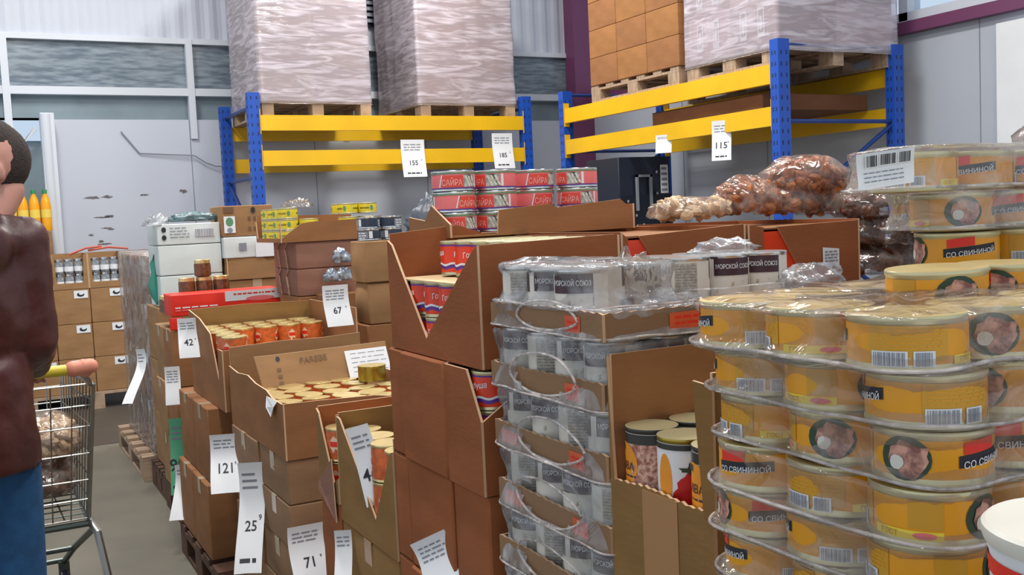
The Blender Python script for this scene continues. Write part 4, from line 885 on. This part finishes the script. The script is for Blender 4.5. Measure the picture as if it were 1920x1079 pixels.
# ------------------------------------------------------------------ M: black cabinet under the rack
t = thing('black_cabinet', 'black plastic cabinet with a white label strip under the rack', 'cabinet', (4.93, 7.05, 0))
MB().bulge(.52, .5, 1.87, BLACK, 0, 1).build('body', t, (.09, .25, 0)); b = MB().box(-.17, -.02, .1, .35, 0, 1.55, mat('black_door', (.006, .009, .018), .3)); b.build('door', t, smooth=0)
b = MB().box(-.02, -.04, 1.42, .0, -.02, 1.72, GREYP).box(.12, -.04, 1.42, .14, -.02, 1.72, GREYP).box(-.02, -.04, 1.70, .14, -.02, 1.72, GREYP); b.build('handle', t, smooth=0)
b = MB(); fn = plane_fn((0, -.004, 0), (1, 0, 0), (0, 0, 1)); p_rect(b, fn, .25, 1.56, .33, 1.80, WHITE, 1, 1); p_lines(b, fn, .26, .32, 1.78, .045, 5, GINK, .5); b.build('label_strip', t, smooth=0)
b = MB()
for x, z in ((-.10, 1.50), (-.02, 1.38), (.05, 1.3), (.1, 1.22), (.2, 1.74), (.2, 1.56)): b.ell((x, -.025, z), (.012, .006, .014), GREYP, 8)
b.build('latch', t)
# ------------------------------------------------------------------ P: stack of printed cartons by the back wall
PG = 'printed cartons stacked before the back wall'
def eye(k, sx, sy, sz):
    fn = south(sx, sy, sz, .004); x = sx*.22; p_rect(k, fn, x-.045, sz-.075, x+.06, sz-.012, WHITE, 1, 2); p_disc(k, fn, x+.005, sz-.045, .028, .018, INK, 2, 16); p_disc(k, fn, x+.01, sz-.036, .018, .012, WHITE, 3, 12)
for c in range(4):
    for q in range(3): carton('brown carton with an eye like mark, %s row, %s from the right' % (('bottom', 'middle', 'third')[q], ORD[3-c].replace('top', 'first')), .256+.272*c, 8.9, .1425+.2835*q, .27, .38, .283, CT, prints=eye, group=PG, tape=None)
gj = thing('glass_jar', 'x', 'jar', (0, 0, -9))
MB().lathe([(.030, 0), (.034, .006), (.034, .085), (.028, .1), (.028, .108)], mat('grey_jar', (.34, .37, .40), .15, 0, .5, 30), 20).build('glass', gj); MB().lathe([(.031, .102), (.031, .118), (.029, .119)], SILV, 20).build('lid', gj); L = MB().lathe([(.0345, .02), (.0345, .06)], WHITE, 20, cap=False); L.build('label', gj)
PROTO += (gj,)
for c in range(4):
    nm = ORD[3-c].replace('top', 'first')
    open_box('open carton of glass jars on the printed cartons, %s from right' % nm, .256+.272*c, 8.9, .994, .27, .38, .285, CT, south=[(0, .285), (.02, .275), (.03, .05), (.23, .05), (.24, .275), (.27, .285)], group='open cartons of glass jars')
    for i in range(3):
        for j in range(2):
            for q in range(2): put(gj, (.256+.272*c+.055+.075*i, 8.945+.08*j, .999+.12*q), 0, 'glass jar in the open carton %s from right, %s row, %s layer, %s' % (nm, ('front', 'back')[j], ('lower', 'upper')[q], ('left', 'middle', 'right')[i]), 'glass jars in the open cartons')
for i, (a0, b0) in enumerate((((130, 478), (190, 462)), ((165, 470), (240, 466)))):
    p0, p1 = S(*a0, y=8.93), S(*b0, y=8.93); tag(MB().tube([p0, (p0+p1)/2+Vector((0, -.02, .02)), p1], .010, mat('red_wrap_strip', (.55, .10, .06), .5), 6).build('wrap_strip'), 'twisted reddish wrap strip over the glass jars, %s one' % ('left', 'right')[i], 'plastic strip', 'reddish wrap strips')
pallet('wooden pallet under the eye marked cartons', .25, 8.88, 0, 1.1, .42, WOOD)
pallet('dark wooden pallet carrying the oil bottles', -.10, 9.34, 0, .76, .36, DWOOD)
for q in range(5): carton('brown carton under the oil bottles, %s from floor' % ORD[q].replace('top', 'first'), .12, 9.34, .1425+.2665*q, .46, .3, .266, CG, group='cartons under the oil bottles')
ob = thing('oil_bottle', 'x', 'bottle', (0, 0, -9))
MB().lathe([(.036, 0), (.04, .01), (.038, .06), (.041, .10), (.038, .13), (.041, .2), (.033, .26), (.014, .31), (.014, .325)], OIL, 20).build('bottle', ob); MB().lathe([(.017, .315), (.017, .345), (.015, .347)], CAPG, 16).build('cap', ob); MB().lathe([(.0415, .11), (.0415, .18)], mat('oil_label', (.85, .62, .1), .4), 20, cap=False).build('label', ob)
PROTO += (ob,)
for i in range(5):
    for j in range(2): put(ob, (.20+.088*i, 9.41+.09*j, 1.476), i, 'sunflower oil bottle with green cap, %s row, %s from the post' % (('front', 'back')[j], ORD[4-i].replace('top', 'first')), 'sunflower oil bottles')
# ------------------------------------------------------------------ loads on the racks
def load(label, x0, y0, z0, nx, ny, nz, cx, cy, cz, m, mts=None, prints=None, grp=None, only=None, tape='y'):
    for i in range(nx):
        for j in range(ny):
            for k in range(nz):
                if i and j and k < nz-1 and i < nx-1 and j < ny-1: continue
                if only and not only(i, j, k): continue
                carton('%s, level %s, across %s, deep %s' % (label, ORD[k].replace('top', 'lowest'), ORD[i].replace('top', 'first'), ORD[j].replace('top', 'first')), x0+cx*i, y0+cy*j, z0+cz*k, cx-.002, cy-.002, cz, (mts or [m])[(i+j+k) % len(mts or [m])], group=grp or label, prints=prints, tape=tape, b=.003)
def stick(k, sx, sy, sz):
    fn = south(sx, sy, sz); p_rect(k, fn, .0, sz*.25, .09, sz*.75, WHITE, 1, 2); p_lines(k, fn, .01, .08, sz*.68, .03, 3, GINK, .4)
def cup(k, sx, sy, sz):
    fn = west(sx, sy, sz)
    for x in (-.09, .09): p_rect(k, fn, x-.035, sz*.2, x+.035, sz*.85, WHITE, 1, 2); p_rect(k, fn, x-.022, sz*.3, x+.022, sz*.8, CG, 2, 2); p_disc(k, fn, x, sz*.5, .016, .05, WHITE, 3)
pallet('wooden pallet under the plain brown cartons on the rack', 4.84, 6.30, 2.372, 1.14, 1.24)
load('plain brown carton on the rack', 4.83, 6.28, 2.513, 2, 3, 6, .56, .42, .235, CB, [CB, board('orange_brown_cardboard', (.37, .17, .06))], stick, tape=None)
pallet('wooden pallet under the film wrapped load at the rack end', 4.84, 5.24, 2.372, 1.14, .96)
load('greyish wrapped carton, rack end', 4.86, 5.25, 2.513, 2, 2, 4, .55, .475, .31, CP, [CP, mat('pink_carton', (.55, .36, .36), .6)], cup, tape=None)
film('pinkish stretch wrap round the load at the rack end', 4.835, 5.22, 5.985, 6.225, 2.46, 3.80, .03, 80, FILMP, .014, 0, False, .0, freq=2.6, name='stretch_wrap', group=None, N=200)
carton('flat brown carton lying on the lower beams of the right rack', 4.90, 5.45, 2.0872+.0, 1.02, 1.30, .115, CD, group=None, tape=None, b=.004)
pallet('wooden pallet under the left wrapped load on the back rack', 2.24, 8.66, 2.372, .98, 1.1)
load('brown carton, left wrapped load', 2.25, 8.68, 2.513, 2, 2, 5, .48, .5, .27, CT, [CT, CP], tape=None)
film('stretch wrap round the left load on the back rack', 2.225, 8.66, 3.235, 9.70, 2.47, 3.88, .03, 81, FILMP, .014, 0, False, .0, freq=2.6, name='stretch_wrap', group=None, N=200)
pallet('wooden pallet under the right wrapped load on the back rack', 3.70, 8.66, 2.372, .98, 1.1)
load('brown carton, right wrapped load', 3.71, 8.68, 2.513, 2, 2, 5, .48, .5, .27, CB, [CB, CP], tape=None)
film('stretch wrap round the right load on the back rack', 3.685, 8.66, 4.695, 9.70, 2.47, 3.88, .03, 82, FILMP, .014, 0, False, .0, freq=2.6, name='stretch_wrap', group=None, N=200)
# ------------------------------------------------------------------ price sheets
def sheet(label, px, py, wp, hp, num, rot, m=WHITE, curl=.03, twist=0, pl=None, small=3, **k):
    p = S(px, py, **(pl or dict(x=.755))); d = (p-Vector((0, 0, EYE))).dot(FW)
    q = Matrix.Rotation(rot if not isinstance(rot, tuple) else rot[2], 3, 'Z') @ Vector((1, 0, 0)); ww = wp*d/F0/max(.35, abs(q.dot(RT)))
    return paper(label, p, rot, ww, hp*d/F0, curl, price(num, small, **k), m=m, twist=twist)
sheet('price sheet hanging below the red and white carton end', 350, 597, 34, 72, '42', -.25, curl=.03, twist=.5, foot=False)
sheet('narrow price sheet hanging against the brown cartons of the red carton stack', 322, 688, 27, 70, '', -.3, curl=.02, twist=.2, small=5, foot=False)
sheet('curled price sheet on the wrapped cartons at the far end', 262, 655, 17, 88, '', -.5, curl=.14, twist=1.2, foot=False, pl=dict(x=.80))
sheet('long green price sheet hanging beside the far cartons', 329, 785, 25, 140, '99', -.3, m=mat('green_paper', (.10, .42, .24), .6), curl=.03, twist=-.4)
sheet('white price sheet just below the green one', 341, 872, 28, 90, '', -.4, curl=.07, twist=-.6, foot=False, small=2)
sheet('price sheet numbered 121 hanging left of the wide open carton stack', 418, 815, 50, 95, '121', -.35, curl=.07, twist=1.2, foot=False, pl=dict(x=.755))
sheet('longest price sheet below the wide open carton, folded at its top', 468, 868, 46, 180, '25', -.45, curl=.09, twist=.7, pl=dict(x=.765), s=.09)
sheet('price sheet numbered 67 on the back panel of the orange tin carton', 628, 535, 44, 76, '67', 0, curl=.02, twist=.15, pl=dict(y=3.838), foot=False, small=4)
sheet('price sheet on the dark cartons below the wide open one', 572, 985, 60, 110, '71', 0, curl=.03, twist=.2, pl=dict(y=3.045))
sheet('narrow price sheet on the red brown carton left of the olive ones', 642, 995, 32, 110, '', -.45, curl=.04, twist=.1, pl=dict(x=.77))
sheet('large price sheet leaning in the V cut of the olive carton', 668, 800, 46, 150, '46', (0, -.28, -.75), curl=.01, twist=0, pl=dict(x=.792), foot=False, small=3)
sheet('price sheet at the foot of the red brown salmon cartons', 800, 1008, 75, 120, '', (0, -.45, -.8), curl=.03, pl=dict(x=.765), foot=False, small=4)
sheet('price sheet hanging low on the right rack beam', 1352, 226, 33, 75, '115', -.9, pl=dict(x=4.80), curl=.02, twist=.1)
sheet('small price sheet above the black cabinet', 1244, 253, 28, 34, '', -.9, pl=dict(x=4.80), curl=.01, foot=False, small=2)
sheet('price sheet numbered 155 on the back rack beam', 773, 262, 42, 70, '155', 0, pl=dict(y=8.60), curl=.02, s=.13)
sheet('price sheet numbered 185 behind the red saury tins', 941, 250, 38, 66, '185', 0, pl=dict(y=8.60), curl=.02, s=.13)
# ------------------------------------------------------------------ shopping cart
ct = thing('shopping_cart', 'wire shopping cart with a yellow handle, filled with brown bags', 'shopping cart', (.05, 3.34, 0))
MB().tube([(-.28, 0, 1.03), (.18, 0, 1.035)], .017, mat('yellow_handle', (.75, .62, .04), .4), 14).build('handle', ct)
MB().cap((.185, 0, 1.036), (.235, 0, 1.04), .025, .023, mat('salmon_handle_end', (.80, .30, .20), .5), 14).cap((.215, 0, 1.04), (.225, .05, 1.02), .024, .02, MT['salmon_handle_end'], 12).build('handle_end', ct)
MB().tube([(.2, .02, 1.03), (.235, .14, .98), (.25, .26, .95)], .011, STEEL).build('handle_bracket', ct); MB().tube([(-.27, .02, 1.03), (-.28, .14, .98), (-.27, .26, .95)], .011, STEEL).build('handle_bracket', ct)
def cpt(u, v, side):   # basket surface; u along 0 rear..1 front, v 0 top..1 bottom
    yt, yb_ = .26+.78*u, .50+.45*u; zt, zb = .95-.04*u, .44+.06*u; hw = (.262-.05*u)*(1-.10*v)
    return Vector((side*hw, yt+(yb_-yt)*v, zt+(zb-zt)*v))
for s in (-1, 1):
    b = MB()
    for i in range(12): b.tube([cpt(i/11, v/4, s) for v in range(5)], .0028, STEEL, 5)
    for v in (0, .12, .3, .5, .68, .85, 1): b.tube([cpt(i/4, v, s) for i in range(5)], .0035 if v in (0, 1) else .0026, STEEL, 5)
    b.tube([cpt(0, v/4, s)*1.0 for v in range(5)], .007, STEEL, 6); b.tube([cpt(i/4, 0, s) for i in range(5)], .006, STEEL, 6)
    b.build('basket_side', ct)
for e in (0, 1):
    b = MB()
    for v in (0, .15, .3, .5, .7, .85, 1): b.tube([cpt(e, v, -1), cpt(e, v, 1)], .003, STEEL, 5)
    for i in range(9):
        q = -1+i/4; b.tube([cpt(e, 0, 1)*1+Vector(((q-1)*cpt(e, 0, 1).x, 0, 0)), cpt(e, 1, 1)+Vector(((q-1)*cpt(e, 1, 1).x, 0, 0))], .0026, STEEL, 5)
    b.build('basket_end', ct)
b = MB()
for i in range(10):
    u = i/9; b.tube([cpt(u, 1, -1), cpt(u, 1, 1)], .003, STEELD, 5)
for i in range(7):
    q = -1+i/3; b.tube([cpt(0, 1, 1)+Vector(((q-1)*cpt(0, 1, 1).x, 0, 0)), cpt(1, 1, 1)+Vector(((q-1)*cpt(1, 1, 1).x, 0, 0))], .003, STEELD, 5)
b.build('basket_floor', ct)
b = MB()
for s in (-1, 1):
    b.tube([(s*.235, .95, .44), (s*.24, .50, .42), (s*.255, .44, .40), (s*.29, .36, .13)], .014, STEEL, 8); b.tube([(s*.25, .50, .40), (s*.20, .85, .24), (s*.17, 1.05, .13)], .012, STEELD, 8)
b.tube([(-.24, .50, .42), (.24, .50, .42)], .012, STEELD, 8).tube([(-.17, 1.05, .14), (.17, 1.05, .14)], .010, STEELD, 8).tube([(-.20, .85, .24), (.20, .85, .24)], .010, STEELD, 8)
b.build('chassis', ct)
for s in (-1, 1):
    for y, x in ((.36, .29), (1.05, .17)):
        w = MB(); w.tube([(s*x-.014, y, .055), (s*x+.014, y, .055)], .055, BLACK, 20); w.build('wheel', ct)
        MB().prism([(s*x-.02, y-.02, .05), (s*x-.02, y+.02, .05), (s*x-.02, y+.025, .14), (s*x-.02, y-.025, .14)], (.04, 0, 0), STEELD).build('castor_fork', ct, smooth=0)
bag('bag of pale gingerbread on top in the shopping cart', (.17, 4.0, .70), .12, 51, COOKP, (1.0, 1.3, .9), 110, group='bags in the shopping cart', rs=.024)
bag('bag of very dark gingerbread at the bottom of the shopping cart', (.15, 4.02, .56), .12, 52, COOKD, (.95, 1.5, .85), 110, group='bags in the shopping cart', rs=.024)
bag('bag of very dark gingerbread on the far side of the cart', (-.06, 3.98, .58), .12, 53, COOKD, (.9, 1.5, .95), 100, group='bags in the shopping cart', rs=.024)
# ------------------------------------------------------------------ person
def remesh(o, vox, sm=6):
    r = o.modifiers.new('one surface', 'REMESH'); r.mode = 'VOXEL'; r.voxel_size = vox; r.use_smooth_shade = True
    if sm: q = o.modifiers.new('soften', 'SMOOTH'); q.factor = .5; q.iterations = sm
HX, HY = -.06, 3.0
fw2 = Vector((-.28, .96, 0)).normalized(); lf = Vector((-fw2.y, fw2.x, 0))
RB = Matrix((( -lf.x, fw2.x, 0), (-lf.y, fw2.y, 0), (0, 0, 1)))      # columns: right, forward, up
def W3(r_, f_, z): return RB @ Vector((r_, f_, z))
th = radians(26); fwh = Vector((-.93, -.28, 0)).normalized(); fh = fwh*cos(th)-Vector((0, 0, sin(th))); uh = fwh*sin(th)+Vector((0, 0, cos(th))); rh = fh.cross(uh)
RH = Matrix(((rh.x, fh.x, uh.x), (rh.y, fh.y, uh.y), (rh.z, fh.z, uh.z))); HC = Vector((.092, .03, 1.628))
def Hd(x, y, z): return HC+RH @ Vector((x, y, z))*1.12
b = MB()
b.ell(Hd(0, -.012, .02), (.085, .110, .106), SKIN, 24, RH); b.ell(Hd(0, .038, -.045), (.064, .066, .078), SKIN, 20, RH); b.ell(Hd(0, .050, -.088), (.043, .046, .034), SKIN, 16, RH)
b.cap(Hd(0, .088, .008), Hd(0, .116, -.032), .008, .012, SKIN, 10)
for s in (-1, 1):
    b.ell(Hd(s*.076, -.004, -.012), (.010, .019, .031), SKIN, 12, RH); b.ell(Hd(s*.010, .108, -.036), (.008, .008, .007), SKIN, 8, RH); b.cap(Hd(s*.012, .090, .022), Hd(s*.045, .078, .020), .009, .007, SKIN, 8)
b.cap(Hd(-.018, .096, -.062), Hd(.018, .096, -.062), .007, .007, SKIN, 8); b.cap(Hd(-.014, .093, -.073), Hd(.014, .093, -.073), .007, .007, SKIN, 8)
b.cap(Hd(0, -.012, -.062), W3(.055, -.03, 1.46), .058, .062, SKIN, 20); b.cap(W3(0, -.04, 1.44), W3(0, -.02, 1.0), .09, .10, SKIN)
SHL, SHR = W3(-.170, -.03, 1.43), W3(.165, -.03, 1.43); ER = Vector((.118-HX, 3.0-HY, 1.17)); HR = Vector((.125-HX, 3.285-HY, 1.062))
EL, HL = W3(-.25, .03, 1.16), Vector((-.19-HX, 3.285-HY, 1.062))
for a_, e_, h_ in ((SHL, EL, HL), (SHR, ER, HR)): b.cap(W3(0, -.03, 1.40), a_, .06, .05, SKIN); b.cap(a_, e_, .045, .038, SKIN); b.cap(e_, h_, .036, .026, SKIN)
for s in (-1, 1): b.cap(W3(s*.08, 0, .92), W3(s*.10, .02, .50), .075, .05, SKIN); b.cap(W3(s*.10, .02, .50), W3(s*.10, -.01, .09), .045, .035, SKIN)
# both hands closed round the cart handle
for hx, sg in ((.125-HX, 1), (-.19-HX, -1)):
    hy = 3.34-HY
    b.ell((hx, hy-.020, 1.063), (.041, .038, .014), SKIN, 14)
    for k in range(4):
        x = hx-.031+.0205*k; L_ = (.9, 1.0, 1.05, .95)[k]
        b.cap((x, hy+.008, 1.066), (x, hy+.034*L_, 1.050), .0092, .0088, SKIN, 8); b.cap((x, hy+.034*L_, 1.050), (x, hy+.032*L_, 1.022), .0088, .0082, SKIN, 8); b.cap((x, hy+.032*L_, 1.022), (x, hy+.012, 1.007), .0082, .0076, SKIN, 8)
    b.cap((hx-sg*.030, hy-.034, 1.058), (hx-sg*.034, hy-.032, 1.030), .0105, .0095, SKIN, 8); b.cap((hx-sg*.034, hy-.032, 1.030), (hx-sg*.020, hy-.016, 1.010), .0095, .0085, SKIN, 8)
pr = b.build('person', None, (HX, HY, 0)); tag(pr, 'person in a maroon jacket and blue jeans looking down beside a shopping cart', 'person'); remesh(pr, .0055, 4)
b = MB()
for s in (-1, 1): b.ell(Hd(s*.030, .0835, .004), (.011, .009, .008), WHITE, 10, RH); b.ell(Hd(s*.031, .0915, .002), (.005, .003, .005), INK, 8, RH)
b.build('eyes', pr)
b = MB(); b.ell(Hd(0, -.016, .038), (.0810, .106, .091), HAIR, 30, RH).ell(Hd(0, -.021, .014), (.0800, .1105, .1065), HAIR, 28, RH); b.build('hair', pr)
b = MB(); J = LEATH
b.ell(W3(0, -.02, 1.27), (.190, .150, .215), J, 24, RB); b.ell(W3(0, .0, 1.08), (.178, .150, .21), J, 24, RB); b.tube([W3(0, 0, 1.12), W3(0, 0, .98), W3(0, 0, .835)], [.165, .172, .178], J, 28)
b.cap(W3(-.12, -.03, 1.43), W3(.12, -.03, 1.43), .085, .085, J, 18); b.ell(W3(.01, -.05, 1.485), (.105, .095, .075), J, 18, RB); b.ell(W3(0, -.12, 1.42), (.12, .06, .09), J, 18, RB)
for a_, e_, h_ in ((SHL, EL, HL), (SHR, ER, HR)):
    b.cap(a_, e_, .076, .066, J, 18); w_ = h_+(e_-h_)*.22; b.cap(e_, w_, .064, .050, J, 18)
jk = b.build('jacket', pr); remesh(jk, .011, 5)
cl = bpy.data.textures.new('folds', 'CLOUDS'); cl.noise_scale = .10; dm = jk.modifiers.new('folds', 'DISPLACE'); dm.texture = cl; dm.strength = .016; dm.mid_level = .5
MB().tube([W3(.01, .0, 0)+Vector((.080*cos(q*.3), .080*sin(q*.3), 1.565)) for q in range(21)], .011, FUR, 10, True).build('collar', pr)
b = MB()
for s in (-1, 1): b.cap(W3(s*.085, 0, .90), W3(s*.10, .02, .50), .098, .080, JEAN, 18); b.cap(W3(s*.10, .02, .50), W3(s*.10, -.01, .10), .078, .066, JEAN, 18)
b.ell(W3(0, 0, .90), (.165, .135, .12), JEAN, 18, RB); jn = b.build('jeans', pr); remesh(jn, .011, 5)
for s in (-1, 1):
    b = MB(); b.ell(W3(s*.10, .05, .045), (.048, .135, .042), BLACK, 16, RB); b.ell(W3(s*.10, -.02, .07), (.045, .06, .055), BLACK, 14, RB); b.build('shoe', pr)
for p in PROTO: drop(p)
